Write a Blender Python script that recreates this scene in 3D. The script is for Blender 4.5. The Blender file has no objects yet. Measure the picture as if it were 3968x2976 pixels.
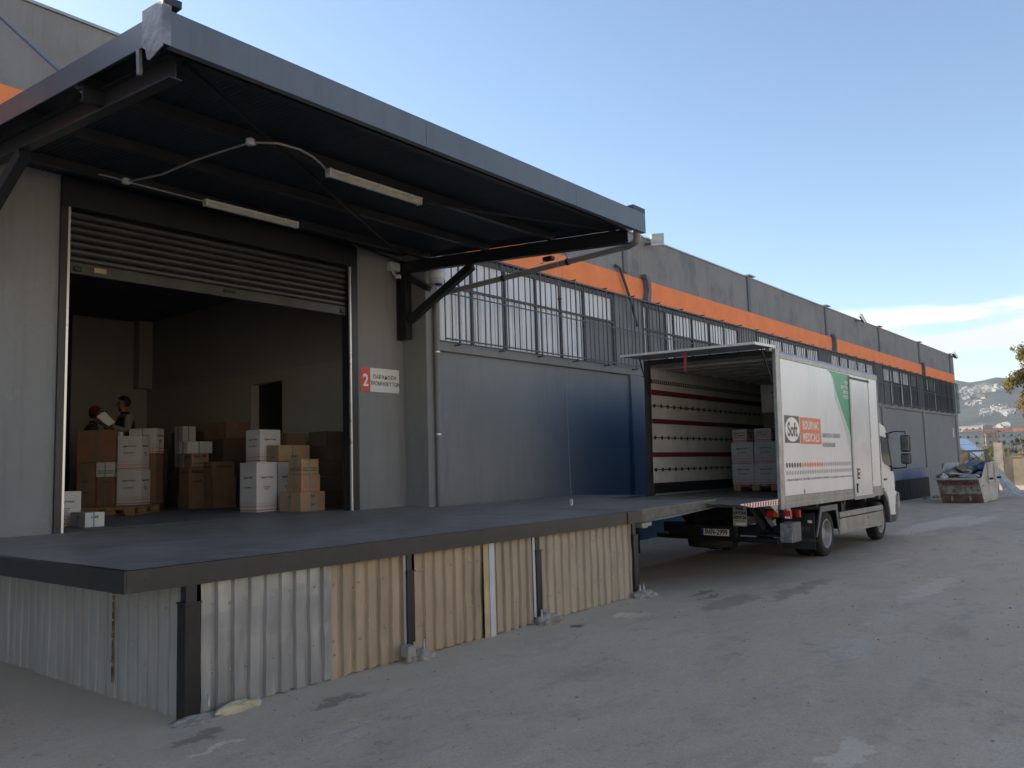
import bpy, bmesh, math, random
from mathutils import Vector, Matrix, Euler, noise
R = math.radians
random.seed(7)
C = bpy.context.scene.collection
sc = bpy.context.scene

# ---------------------------------------------------------------- camera
YAW, PITCH, ROLL, HC = 0.6821926, 0.0987988, -0.0296476, 1.81
fw = Vector((math.cos(YAW) * math.cos(PITCH), math.sin(YAW) * math.cos(PITCH), math.sin(PITCH)))
rt = fw.cross(Vector((0, 0, 1))).normalized(); up = rt.cross(fw)
r2 = math.cos(ROLL) * rt + math.sin(ROLL) * up; u2 = r2.cross(fw)
cd = bpy.data.cameras.new('camera'); cam = bpy.data.objects.new('camera', cd); C.objects.link(cam)
cam.matrix_world = Matrix(((r2.x, u2.x, -fw.x, 0), (r2.y, u2.y, -fw.y, 0), (r2.z, u2.z, -fw.z, HC), (0, 0, 0, 1)))
cd.sensor_width = 36; cd.lens = 36 * 3188.58 / 3968; cd.clip_start = 0.05; cd.clip_end = 12000
sc.camera = cam

# ---------------------------------------------------------------- light
SUN_EL = R(25); SDX, SDY = -0.166, 0.986
w = bpy.data.worlds.new('World'); sc.world = w; w.use_nodes = True
nt = w.node_tree; nt.nodes.clear()
def N(t, **k):
    n = nt.nodes.new(t)
    for a, b in k.items(): setattr(n, a, b)
    return n
L = lambda a, b: nt.links.new(a, b)
sky = N('ShaderNodeTexSky', sky_type='NISHITA'); sky.sun_disc = False
sky.sun_elevation = SUN_EL; sky.sun_rotation = math.atan2(SDX, SDY) % (2 * math.pi)
sky.altitude = 100; sky.air_density = 1.0; sky.dust_density = 0.45; sky.ozone_density = 1.2
tc = N('ShaderNodeTexCoord'); sep = N('ShaderNodeSeparateXYZ'); L(tc.outputs['Generated'], sep.inputs[0])
mp = N('ShaderNodeMapping'); mp.inputs['Scale'].default_value = (3.2, 3.2, 17); mp.inputs['Location'].default_value = (0.35, 0.1, 0.0)
L(tc.outputs['Generated'], mp.inputs[0])
nz = N('ShaderNodeTexNoise'); nz.inputs['Scale'].default_value = 1.6; nz.inputs['Detail'].default_value = 7; nz.inputs['Roughness'].default_value = 0.5
L(mp.outputs[0], nz.inputs['Vector'])
def rng(src, a, b, c=0, d=1, smooth=True):
    m = N('ShaderNodeMapRange'); m.interpolation_type = 'SMOOTHSTEP' if smooth else 'LINEAR'
    for i, v in zip(('From Min', 'From Max', 'To Min', 'To Max'), (a, b, c, d)): m.inputs[i].default_value = v
    L(src, m.inputs['Value']); return m.outputs['Result']
def mth(op, a, b):
    m = N('ShaderNodeMath', operation=op)
    for i, v in enumerate((a, b)):
        if isinstance(v, (int, float)): m.inputs[i].default_value = v
        else: L(v, m.inputs[i])
    return m.outputs[0]
lo = rng(sep.outputs['Z'], 0.085, 0.118); hi = rng(sep.outputs['Z'], 0.142, 0.180, 1, 0)
band = mth('MULTIPLY', lo, hi)
msk = rng(mth('ADD', nz.outputs['Fac'], mth('MULTIPLY', band, 0.50)), 0.75, 0.88)
msk = mth('MULTIPLY', msk, band)
wisp = mth('MULTIPLY', mth('MULTIPLY', rng(nz.outputs['Fac'], 0.47, 0.66), rng(sep.outputs['Z'], 0.045, 0.075)), mth('MULTIPLY', rng(sep.outputs['Z'], 0.10, 0.14, 1, 0), 0.45))
msk = mth('MAXIMUM', msk, wisp)
shade = rng(mth('ADD', nz.outputs['Fac'], mth('MULTIPLY', rng(sep.outputs['Z'], 0.105, 0.15), 0.25)), 0.50, 0.68, 0.0, 1.0)
cm = N('ShaderNodeMix', data_type='RGBA'); L(msk, cm.inputs[0]); L(sky.outputs[0], cm.inputs[6])
cc = N('ShaderNodeMix', data_type='RGBA'); L(shade, cc.inputs[0]); cc.inputs[6].default_value = (4.1, 4.2, 4.4, 1); cc.inputs[7].default_value = (5.6, 5.6, 5.6, 1)
L(cc.outputs[2], cm.inputs[7])
bg = N('ShaderNodeBackground'); bg.inputs['Strength'].default_value = 0.12
L(cm.outputs[2], bg.inputs[0]); wo = N('ShaderNodeOutputWorld'); L(bg.outputs[0], wo.inputs[0])
sd = bpy.data.lights.new('sun', 'SUN'); sd.energy = 4.2; sd.angle = R(0.53); sd.color = (1.0, 0.90, 0.76)
so = bpy.data.objects.new('sun', sd); C.objects.link(so)
ss = Vector((SDX * math.cos(SUN_EL), SDY * math.cos(SUN_EL), math.sin(SUN_EL)))
so.rotation_euler = ss.to_track_quat('Z', 'Y').to_euler(); so.location = (0, 0, 40)
vs = sc.view_settings; vs.view_transform = 'Standard'; vs.look = 'None'; vs.gamma = 1; vs.use_curve_mapping = False
vs.exposure = 1.0
sc.cycles.volume_bounces = 0; sc.cycles.max_bounces = 8; sc.cycles.volume_max_steps = 64

# ---------------------------------------------------------------- materials
MATS = {}
def mat(name, col, rough=0.7, metal=0.0, var=0.12, vs_=3.0, bump=0.0, bs=40.0, col2=None, stretch=(1, 1, 1), streak=0.0,
        grime=0.0, gs=1.2, spec=0.5, emit=None, trans=0.0, rvar=0.1, gcol=None, gr=(0.52, 0.7)):
    if name in MATS: return MATS[name]
    m = bpy.data.materials.new(name); m.use_nodes = True; t = m.node_tree; t.nodes.clear()
    nn = t.nodes.new; lk = t.links.new
    out = nn('ShaderNodeOutputMaterial'); b = nn('ShaderNodeBsdfPrincipled'); lk(b.outputs[0], out.inputs[0])
    b.inputs['Metallic'].default_value = metal; b.inputs['Roughness'].default_value = rough
    b.inputs['Specular IOR Level'].default_value = spec
    g = nn('ShaderNodeNewGeometry'); mpn = nn('ShaderNodeMapping'); mpn.inputs['Scale'].default_value = stretch
    lk(g.outputs['Position'], mpn.inputs[0])
    n1 = nn('ShaderNodeTexNoise'); n1.inputs['Scale'].default_value = vs_; n1.inputs['Detail'].default_value = 6; n1.inputs['Roughness'].default_value = 0.6
    lk(mpn.outputs[0], n1.inputs['Vector'])
    c2 = col2 or tuple(c * (1 - var * 2.2) for c in col)
    mr = nn('ShaderNodeMapRange'); mr.inputs['From Min'].default_value = 0.34; mr.inputs['From Max'].default_value = 0.66
    lk(n1.outputs['Fac'], mr.inputs['Value'])
    mx = nn('ShaderNodeMix'); mx.data_type = 'RGBA'; lk(mr.outputs[0], mx.inputs[0])
    mx.inputs[6].default_value = (*c2, 1); mx.inputs[7].default_value = (*(min(1, c * (1 + var * 0.6)) for c in col), 1)
    last = mx.outputs[2]
    if grime > 0:
        n2 = nn('ShaderNodeTexNoise'); n2.inputs['Scale'].default_value = gs; n2.inputs['Detail'].default_value = 8; n2.inputs['Roughness'].default_value = 0.65
        lk(mpn.outputs[0], n2.inputs['Vector'])
        m2 = nn('ShaderNodeMapRange'); m2.inputs['From Min'].default_value = gr[0]; m2.inputs['From Max'].default_value = gr[1]; m2.inputs['To Max'].default_value = grime
        lk(n2.outputs['Fac'], m2.inputs['Value'])
        mg = nn('ShaderNodeMix'); mg.data_type = 'RGBA'; lk(m2.outputs[0], mg.inputs[0]); lk(last, mg.inputs[6])
        mg.inputs[7].default_value = (*(gcol or tuple(c * 0.35 for c in col)), 1); last = mg.outputs[2]
    if streak:
        ms2 = nn('ShaderNodeMapping'); ms2.inputs['Scale'].default_value = (1, 1, 0.07); lk(g.outputs['Position'], ms2.inputs[0])
        n5 = nn('ShaderNodeTexNoise'); n5.inputs['Scale'].default_value = 7; n5.inputs['Detail'].default_value = 6; n5.inputs['Roughness'].default_value = 0.7; lk(ms2.outputs[0], n5.inputs['Vector'])
        m5 = nn('ShaderNodeMapRange'); m5.inputs['From Min'].default_value = 0.50; m5.inputs['From Max'].default_value = 0.70; m5.inputs['To Max'].default_value = streak; lk(n5.outputs['Fac'], m5.inputs['Value'])
        x5 = nn('ShaderNodeMix'); x5.data_type = 'RGBA'; lk(m5.outputs[0], x5.inputs[0]); lk(last, x5.inputs[6]); x5.inputs[7].default_value = (*(c * 0.45 for c in col), 1)
        n6 = nn('ShaderNodeTexNoise'); n6.inputs['Scale'].default_value = 3.3; n6.inputs['Detail'].default_value = 9; n6.inputs['Roughness'].default_value = 0.8; lk(g.outputs['Position'], n6.inputs['Vector'])
        m6 = nn('ShaderNodeMapRange'); m6.inputs['From Min'].default_value = 0.60; m6.inputs['From Max'].default_value = 0.68; m6.inputs['To Max'].default_value = streak * .8; lk(n6.outputs['Fac'], m6.inputs['Value'])
        x6 = nn('ShaderNodeMix'); x6.data_type = 'RGBA'; lk(m6.outputs[0], x6.inputs[0]); lk(x5.outputs[2], x6.inputs[6]); x6.inputs[7].default_value = (*(min(1, c * 1.5 + .02) for c in col), 1); last = x6.outputs[2]
    lk(last, b.inputs['Base Color'])
    if rvar:
        m3 = nn('ShaderNodeMapRange'); m3.inputs['To Min'].default_value = max(0.02, rough - rvar); m3.inputs['To Max'].default_value = min(1, rough + rvar)
        lk(n1.outputs['Fac'], m3.inputs['Value']); lk(m3.outputs[0], b.inputs['Roughness'])
    if name.startswith('polyth') or name.startswith('leaf') or name.startswith('yellow_fl'):
        tr = nn('ShaderNodeBsdfTranslucent'); lk(last, tr.inputs[0]); ms_ = nn('ShaderNodeMixShader'); ms_.inputs[0].default_value = 0.6; lk(b.outputs[0], ms_.inputs[1]); lk(tr.outputs[0], ms_.inputs[2]); lk(ms_.outputs[0], out.inputs[0])
    if bump:
        n3 = nn('ShaderNodeTexNoise'); n3.inputs['Scale'].default_value = bs; n3.inputs['Detail'].default_value = 5
        lk(mpn.outputs[0], n3.inputs['Vector'])
        bp = nn('ShaderNodeBump'); bp.inputs['Strength'].default_value = bump; bp.inputs['Distance'].default_value = 0.02
        lk(n3.outputs['Fac'], bp.inputs['Height']); lk(bp.outputs[0], b.inputs['Normal'])
    if emit: b.inputs['Emission Color'].default_value = (*emit[:3], 1); b.inputs['Emission Strength'].default_value = emit[3]
    if trans: b.inputs['Transmission Weight'].default_value = trans
    MATS[name] = m; return m

wallp = mat('wall_paint', (0.24, 0.245, 0.242), 0.85, var=0.05, vs_=0.5, bump=0.3, bs=60, streak=0.28, grime=0.35, gs=0.9, gr=(0.56, 0.74), gcol=(0.15, 0.152, 0.155))
wallp2 = mat('wall_paint_blotchy', (0.245, 0.233, 0.222), 0.85, var=0.07, vs_=1.6, bump=0.3, bs=45, streak=0.3, grime=0.8, gs=1.1, gr=(0.54, 0.64), gcol=(0.15, 0.155, 0.165), stretch=(1, 1, 0.7))
trimp = mat('trim_paint', (0.16, 0.165, 0.172), 0.8, var=0.08, bump=0.2)
orange = mat('orange_paint', (0.92, 0.26, 0.085), 0.8, var=0.05, vs_=2.0, bump=0.2, bs=50, grime=0.25, gs=1.5, gcol=(0.6, 0.2, 0.09))
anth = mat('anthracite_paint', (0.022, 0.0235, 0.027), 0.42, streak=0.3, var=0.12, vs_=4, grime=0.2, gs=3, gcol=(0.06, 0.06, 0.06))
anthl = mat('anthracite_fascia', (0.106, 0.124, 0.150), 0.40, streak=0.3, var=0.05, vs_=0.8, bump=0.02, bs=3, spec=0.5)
blk = mat('black_paint', (0.012, 0.013, 0.016), 0.45, var=0.1)
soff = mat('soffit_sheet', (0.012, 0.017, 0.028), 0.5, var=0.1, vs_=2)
galv = mat('galvanised', (0.34, 0.35, 0.35), 0.34, metal=0.30, streak=0.3, var=0.12, vs_=5, stretch=(1, 1, 0.22), grime=0.45, gs=4, gcol=(0.20, 0.21, 0.21), bump=0.10, bs=18)
galv_lit = mat('galvanised_side_lit', (0.39, 0.39, 0.375), 0.40, metal=0.15, streak=0.3, var=0.08, vs_=4, stretch=(1, 1, 0.2), grime=0.4, gs=3, gcol=(0.29, 0.285, 0.275), bump=0.05, bs=15)  # lighter copy of the zinc; light on the short side put into its colour
galvb = mat('bright_galvanised', (0.75, 0.75, 0.74), 0.3, metal=0.5, var=0.05)
tan1 = mat('tan_sheet_warm', (0.37, 0.295, 0.20), 0.6, var=0.10, vs_=3, streak=0.55, stretch=(1, 1, 0.3), grime=0.5, gs=5, gcol=(0.25, 0.20, 0.15), bump=0.05)
tan2 = mat('tan_sheet', (0.36, 0.305, 0.225), 0.6, var=0.10, vs_=3, streak=0.55, stretch=(1, 1, 0.3), grime=0.5, gs=5, gcol=(0.26, 0.22, 0.17), bump=0.05)
tan3 = mat('tan_sheet_pale', (0.38, 0.33, 0.255), 0.6, var=0.10, vs_=3, streak=0.55, stretch=(1, 1, 0.3), grime=0.45, gs=5, gcol=(0.28, 0.24, 0.18), bump=0.05)
yel = mat('yellowed_sheet', (0.44, 0.37, 0.22), 0.6, var=0.1)
whsheet = mat('white_sheet', (0.50, 0.52, 0.56), 0.5, var=0.06)
rust = mat('rust', (0.20, 0.10, 0.055), 0.9, var=0.3, vs_=15)
conc = mat('concrete_lump', (0.34, 0.32, 0.28), 0.95, var=0.2, vs_=8, bump=0.8, bs=30)
white = mat('white_paint', (0.72, 0.72, 0.70), 0.35, var=0.03, vs_=1.0)
panelw = mat('truck_panel_white', (0.80, 0.79, 0.77), 0.22, streak=0.10, var=0.03, vs_=0.7, grime=0.12, gs=2.5, gcol=(0.55, 0.52, 0.47), stretch=(1, 1, 0.5))
alu = mat('aluminium', (0.40, 0.40, 0.39), 0.45, metal=0.6, var=0.12, vs_=5, grime=0.4, gs=6, gcol=(0.2, 0.19, 0.18))
alud = mat('dull_aluminium', (0.32, 0.315, 0.29), 0.5, metal=0.3, var=0.12, vs_=4, grime=0.4, gs=3, gcol=(0.16, 0.15, 0.13))
cream = mat('cream_ply', (0.52, 0.50, 0.44), 0.6, var=0.08, vs_=2.5, grime=0.35, gs=3, gcol=(0.3, 0.27, 0.22))
dred = mat('dark_red_strip', (0.12, 0.010, 0.020), 0.6, var=0.1)
red = mat('red_plastic', (0.55, 0.02, 0.02), 0.3)
redp = mat('red_print', (0.55, 0.03, 0.04), 0.6, var=0.1, vs_=30)
ambr = mat('amber_plastic', (0.65, 0.12, 0.02), 0.3)
rubber = mat('rubber', (0.022, 0.022, 0.023), 0.85, var=0.2, vs_=10, grime=0.3, gs=8, gcol=(0.06, 0.055, 0.05))
plas = mat('dark_plastic', (0.03, 0.031, 0.033), 0.55, var=0.12)
gplas = mat('grey_plastic', (0.13, 0.132, 0.135), 0.55, var=0.1, grime=0.3, gs=4, gcol=(0.07, 0.068, 0.065))
rimm = mat('rim_paint', (0.34, 0.34, 0.33), 0.45, metal=0.3, var=0.15, vs_=10, grime=0.4, gs=10, gcol=(0.12, 0.11, 0.1))
glass = mat('dark_glass', (0.035, 0.045, 0.045), 0.06, var=0.3, vs_=5, rvar=0, spec=0.8)
green = mat('green_print', (0.02, 0.30, 0.14), 0.3, var=0.06)
grayp = mat('grey_print', (0.36, 0.36, 0.37), 0.35, var=0.04)
dkp = mat('charcoal_print', (0.045, 0.055, 0.055), 0.35, var=0.05)
ogp = mat('orange_print', (0.72, 0.17, 0.055), 0.3, var=0.04)
wprint = mat('white_print', (0.82, 0.80, 0.78), 0.35, var=0.02)
signred = mat('sign_red', (0.66, 0.055, 0.035), 0.4, var=0.03)
signw = mat('sign_white', (0.72, 0.72, 0.66), 0.45, var=0.03)
inkk = mat('black_ink', (0.02, 0.02, 0.022), 0.6, var=0)
carton_b = mat('brown_card', (0.235, 0.145, 0.09), 0.85, var=0.08, vs_=4, bump=0.05)
carton_t = mat('tan_card', (0.38, 0.245, 0.14), 0.85, var=0.07, vs_=4, bump=0.05)
carton_o = mat('ochre_card', (0.38, 0.27, 0.14), 0.85, var=0.07, vs_=4)
carton_w = mat('white_card', (0.62, 0.60, 0.58), 0.7, var=0.04, vs_=4)
carton_d = mat('dark_card', (0.13, 0.085, 0.058), 0.85, var=0.08, vs_=4)
grey_card = mat('grey_card', (0.25, 0.25, 0.25), 0.85, var=0.06)
tape = mat('clear_tape', (0.50, 0.42, 0.33), 0.15, var=0.05)
strapb = mat('blue_strap', (0.04, 0.22, 0.34), 0.4, var=0.05)
strapg = mat('green_strap', (0.05, 0.25, 0.22), 0.4, var=0.05)
wood = mat('pallet_wood', (0.36, 0.21, 0.10), 0.85, var=0.2, vs_=9, stretch=(1, 1, 6))
inwall = mat('room_wall', (0.36, 0.35, 0.31), 0.9, var=0.04, vs_=1.0, bump=0.1)
inwall2 = mat('room_wall_upper', (0.32, 0.31, 0.275), 0.9, var=0.04, vs_=1.0)
inceil = mat('room_ceiling', (0.13, 0.13, 0.14), 0.9)
skin = mat('skin', (0.30, 0.14, 0.095), 0.6, var=0.08, vs_=20)
hairm = mat('dark_hair', (0.012, 0.009, 0.008), 0.7, var=0.2, vs_=60)
vestm = mat('black_vest', (0.012, 0.012, 0.013), 0.8, var=0.1, vs_=8)
shirtm = mat('grey_sleeves', (0.23, 0.23, 0.20), 0.9, var=0.1, vs_=8)
jeans = mat('dark_trousers', (0.03, 0.035, 0.05), 0.9, var=0.1)
redcl = mat('red_cap_cloth', (0.13, 0.010, 0.012), 0.9, var=0.1)
jackm = mat('dark_jacket', (0.02, 0.024, 0.022), 0.85, var=0.1)
paper = mat('paper', (0.8, 0.8, 0.78), 0.8, var=0.01)
pvc = mat('grey_pvc', (0.27, 0.27, 0.26), 0.4, var=0.06)
pvcw = mat('white_pvc', (0.60, 0.60, 0.57), 0.4, var=0.05)
lens_ = mat('blue_lens', (0.05, 0.06, 0.30), 0.15, var=0.3, vs_=30)
sheetw = mat('translucent_sheet', (0.82, 0.83, 0.82), 0.5, var=0.07, vs_=2.2, grime=0.25, gs=3.5, gcol=(0.52, 0.53, 0.52), stretch=(1, 1, 0.4))
sheetg = mat('grey_sheet', (0.20, 0.208, 0.21), 0.6, var=0.1, vs_=1.4)
sheetd = mat('dark_sheet', (0.055, 0.06, 0.066), 0.6, var=0.15, vs_=2)
barm = mat('grille_steel', (0.085, 0.09, 0.095), 0.5, metal=0.2, var=0.15, vs_=9)
skipw = mat('skip_white', (0.50, 0.48, 0.44), 0.6, var=0.1, vs_=2, grime=0.7, gs=2.2, gcol=(0.24, 0.15, 0.11), gr=(0.5, 0.66))
skipb = mat('skip_rusty', (0.34, 0.27, 0.21), 0.75, var=0.2, vs_=2, grime=0.8, gs=1.6, gcol=(0.15, 0.085, 0.06), gr=(0.45, 0.66))
rubble = mat('rubble', (0.30, 0.28, 0.24), 0.95, var=0.3, vs_=6, bump=0.8, bs=20)
bluep = mat('blue_debris', (0.24, 0.27, 0.33), 0.6, var=0.15)
lilac = mat('lilac_bag', (0.34, 0.37, 0.50), 0.5, var=0.15, vs_=8)
polyth = mat('polythene', (0.80, 0.78, 0.74), 0.35, var=0.1, vs_=3)
outwall = mat('boundary_render', (0.42, 0.35, 0.26), 0.95, var=0.1, vs_=1.5, grime=0.5, gs=1.2, gcol=(0.22, 0.17, 0.12))
steeld = mat('dark_steel', (0.05, 0.052, 0.055), 0.6, var=0.1)
bark = mat('bark', (0.16, 0.12, 0.085), 0.95, var=0.3, vs_=12, bump=0.5)
bareb = mat('pale_branch', (0.30, 0.24, 0.18), 0.9, var=0.2, vs_=8)
leafy = mat('leaf_yellow_green', (0.32, 0.27, 0.075), 0.6, var=0.3, vs_=1.5, col2=(0.13, 0.13, 0.04))
leafo = mat('leaf_orange', (0.36, 0.23, 0.09), 0.6, var=0.3, vs_=2.5)
leafd = mat('leaf_dark', (0.045, 0.058, 0.026), 0.65, var=0.3, vs_=2.5)
leafl = mat('leaf_olive', (0.14, 0.13, 0.06), 0.65, var=0.3, vs_=2.5)
rooft = mat('roof_tile', (0.30, 0.10, 0.06), 0.9, var=0.2)
housew = mat('house_white', (0.42, 0.40, 0.36), 0.8, var=0.08, vs_=0.05)
housec = mat('house_cream', (0.42, 0.33, 0.23), 0.8, var=0.08, vs_=0.05)
bedm = mat('brown_skirt', (0.05, 0.048, 0.045), 0.8, var=0.3, vs_=2, stretch=(1, 1, 0.1))

def wall_blue(name, x0, x1, z0, z1, x2, x3, base, blue):
    """grey paint with a soft blue tint in its colour between two abscissae"""
    m = wallp.copy(); m.name = name; t = m.node_tree; nn = t.nodes.new; lk = t.links.new
    b = next(n for n in t.nodes if n.type == 'BSDF_PRINCIPLED'); src = b.inputs['Base Color'].links[0].from_socket
    g = nn('ShaderNodeNewGeometry'); s = nn('ShaderNodeSeparateXYZ'); lk(g.outputs['Position'], s.inputs[0])
    n = nn('ShaderNodeTexNoise'); n.inputs['Scale'].default_value = 0.5; n.inputs['Detail'].default_value = 2; lk(g.outputs['Position'], n.inputs['Vector'])
    def ad(a, k):
        q = nn('ShaderNodeMath'); q.operation = 'MULTIPLY_ADD'; lk(n.outputs['Fac'], q.inputs[0]); q.inputs[1].default_value = k; lk(a, q.inputs[2]); return q.outputs[0]
    def mr(a, f, tt, o0=0, o1=1):
        q = nn('ShaderNodeMapRange'); q.interpolation_type = 'SMOOTHSTEP'
        for i, v in zip(('From Min', 'From Max', 'To Min', 'To Max'), (f, tt, o0, o1)): q.inputs[i].default_value = v
        lk(a, q.inputs['Value']); return q.outputs[0]
    def mu(a, c):
        q = nn('ShaderNodeMath'); q.operation = 'MULTIPLY'; lk(a, q.inputs[0]); lk(c, q.inputs[1]); return q.outputs[0]
    k = mu(mr(ad(s.outputs['X'], 1.2), x0, x1), mu(mr(ad(s.outputs['Z'], 0.8), z0, z1, 1, 0), mr(s.outputs['X'], x2, x3, 1, 0)))
    mx = nn('ShaderNodeMix'); mx.data_type = 'RGBA'; lk(k, mx.inputs[0]); lk(src, mx.inputs[6]); mx.inputs[7].default_value = (*blue, 1)
    lk(mx.outputs[2], b.inputs['Base Color']); return m
wallblue = wall_blue('wall_paint_blue_tint', 13.2, 17.6, 2.6, 4.8, 24, 27, None, (0.016, 0.047, 0.098))
wallblue2 = wall_blue('wall_paint_blue_tint_far', 41, 43.4, 0.9, 1.9, 45.0, 47.2, None, (0.10, 0.11, 0.24))

# ---------------------------------------------------------------- mesh helpers
class MB:
    def __init__(s): s.v = []; s.f = []; s.m = []; s.mi = 0; s.sm = []
    def add(s, vs, fs, smooth=False):
        o = len(s.v); s.v += [tuple(v) for v in vs]
        for f in fs: s.f.append(tuple(i + o for i in f)); s.m.append(s.mi); s.sm.append(smooth)
        return s
    def box(s, x0, x1, y0, y1, z0, z1, M=None):
        v = [Vector((x, y, z)) for z in (z0, z1) for y in (y0, y1) for x in (x0, x1)]
        if M is not None: v = [M @ p for p in v]
        return s.add(v, [(0, 2, 3, 1), (4, 5, 7, 6), (0, 1, 5, 4), (2, 6, 7, 3), (0, 4, 6, 2), (1, 3, 7, 5)])
    def beam(s, a, b, wx, wz, upv=(0, 0, 1)):
        """rectangular bar from a to b"""
        a = Vector(a); b = Vector(b); d = (b - a).normalized(); u = Vector(upv)
        if abs(d.dot(u)) > 0.99: u = Vector((1, 0, 0))
        r = d.cross(u).normalized(); u = r.cross(d)
        v = [p + r * i * wx / 2 + u * j * wz / 2 for p in (a, b) for i, j in ((-1, -1), (1, -1), (1, 1), (-1, 1))]
        return s.add(v, [(0, 3, 2, 1), (4, 5, 6, 7), (0, 1, 5, 4), (1, 2, 6, 5), (2, 3, 7, 6), (3, 0, 4, 7)])
    def tube(s, pts, r, n=8, cap=True, smooth=True):
        pts = [Vector(p) for p in pts]; rs = r if isinstance(r, (list, tuple)) else [r] * len(pts); vs = []; k = len(pts)
        pu = None
        for i, p in enumerate(pts):
            d = (pts[min(i + 1, k - 1)] - pts[max(i - 1, 0)]).normalized()
            u = pu if pu is not None else (Vector((0, 0, 1)) if abs(d.z) < 0.9 else Vector((1, 0, 0)))
            a = d.cross(u).normalized(); b = a.cross(d).normalized(); pu = b
            for j in range(n):
                t = 2 * math.pi * j / n; vs.append(p + (a * math.cos(t) + b * math.sin(t)) * rs[i])
        fs = [(i * n + j, i * n + (j + 1) % n, (i + 1) * n + (j + 1) % n, (i + 1) * n + j) for i in range(k - 1) for j in range(n)]
        s.add(vs, fs, smooth)
        if cap: s.add(vs[:n], [tuple(range(n))[::-1]]); s.add(vs[-n:], [tuple(range(n))])
        return s
    def lathe(s, prof, c, axis='y', n=28, smooth=True, M=None):
        """prof: list of (radius, offset along the axis)"""
        c = Vector(c); vs = []
        for r, h in prof:
            for j in range(n):
                t = 2 * math.pi * j / n; q = (r * math.cos(t), r * math.sin(t))
                p = Vector((q[0], h, q[1])) if axis == 'y' else Vector((h, q[0], q[1])) if axis == 'x' else Vector((q[0], q[1], h))
                if M is not None: p = M @ p
                vs.append(c + p)
        k = len(prof)
        return s.add(vs, [(i * n + j, i * n + (j + 1) % n, (i + 1) * n + (j + 1) % n, (i + 1) * n + j) for i in range(k - 1) for j in range(n)], smooth)
    def prism(s, poly, a0, a1, plane='xz', M=None):
        """polygon in a plane extruded along the remaining axis from a0 to a1"""
        def P(u, v, a): 
            p = Vector((u, a, v)) if plane == 'xz' else Vector((a, u, v)) if plane == 'yz' else Vector((u, v, a))
            return M @ p if M is not None else p
        n = len(poly); vs = [P(u, v, a) for a in (a0, a1) for u, v in poly]
        return s.add(vs, [tuple(range(n)), tuple(range(2 * n - 1, n - 1, -1))] + [(i, i + n, (i + 1) % n + n, (i + 1) % n) for i in range(n)])
    def ico(s, c, r, sub=1, sx=1, sy=1, sz=1, jit=0.0, smooth=False):
        bm = bmesh.new(); bmesh.ops.create_icosphere(bm, subdivisions=sub, radius=1)
        vs = [Vector((v.co.x * sx, v.co.y * sy, v.co.z * sz)) * r * (1 + random.uniform(-jit, jit)) + Vector(c) for v in bm.verts]
        fs = [tuple(v.index for v in f.verts) for f in bm.faces]; bm.free(); return s.add(vs, fs, smooth)
    def mesh(s, name, mats, off=(0, 0, 0), fixn=True):
        me = bpy.data.meshes.new(name); o = Vector(off)
        me.from_pydata([tuple(Vector(v) - o) for v in s.v], [], s.f)
        for m in (mats if isinstance(mats, (list, tuple)) else [mats]): me.materials.append(m)
        me.polygons.foreach_set('material_index', s.m); me.polygons.foreach_set('use_smooth', s.sm)
        if fixn:
            bm = bmesh.new(); bm.from_mesh(me); bmesh.ops.recalc_face_normals(bm, faces=bm.faces); bm.to_mesh(me); bm.free()
        me.update(); return me
def link(name, data, parent=None, loc=(0, 0, 0), rot=None):
    o = bpy.data.objects.new(name, data); C.objects.link(o); o.location = loc
    if rot: o.rotation_euler = rot
    if parent: o.parent = parent
    return o
def tag(o, label, cat, group=None):
    o['label'] = label; o['category'] = cat
    if group: o['group'] = group
    return o
def thing(name, label, cat, loc, group=None, rot=None):
    o = link(name, None, None, loc, rot); o.empty_display_size = 0.2; return tag(o, label, cat, group)
def part(name, mb, m, parent, bev=0, local=False, label=None, seg=1):
    """mb is in world coordinates unless local"""
    off = (0, 0, 0)
    if parent is not None and not local:
        p = parent
        while p is not None: off = tuple(Vector(off) + p.location); p = p.parent
    o = link(name, mb.mesh(name, m, off), parent)
    if bev:
        b = o.modifiers.new('b', 'BEVEL'); b.width = bev; b.segments = seg; b.limit_method = 'ANGLE'
    if label: o['label'] = label
    return o
def single(name, mb, m, label, cat, loc, group=None, bev=0):
    o = link(name, mb.mesh(name, m, loc), None, loc)
    if bev: b = o.modifiers.new('b', 'BEVEL'); b.width = bev; b.segments = 1
    return tag(o, label, cat, group)
def struct(name, mb, m):
    o = link(name, mb.mesh(name, m)); o['kind'] = 'structure'; return o
_tc = {}
def text_mesh(s, size, m, bold=0.0, ext=0.001, squeeze=1.0, align='LEFT', spacing=1.0):
    cu = bpy.data.curves.new('t', 'FONT'); cu.body = s; cu.size = size; cu.extrude = ext; cu.offset = bold; cu.align_x = align; cu.space_character = spacing
    cu.resolution_u = 3
    o = bpy.data.objects.new('t', cu); C.objects.link(o)
    dg = bpy.context.evaluated_depsgraph_get(); dg.update()
    me = bpy.data.meshes.new_from_object(o.evaluated_get(dg)); bpy.data.objects.remove(o)
    for v in me.vertices: v.co.x *= squeeze
    me.materials.clear(); me.materials.append(m); return me
def text(s, size, m, parent, loc, facing='-y', name='lettering', **k):
    me = text_mesh(s, size, m, **k)
    rot = {'-y': (R(90), 0, 0), '-x': (R(90), 0, R(-90)), 'up': (0, 0, 0)}[facing]
    return link(name, me, parent, loc, rot)

DK = 1.13       # dock height
def gz(x):      # yard level
    return -0.03 if x < 12 else -0.03 - 0.0115 * (x - 12)

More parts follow.
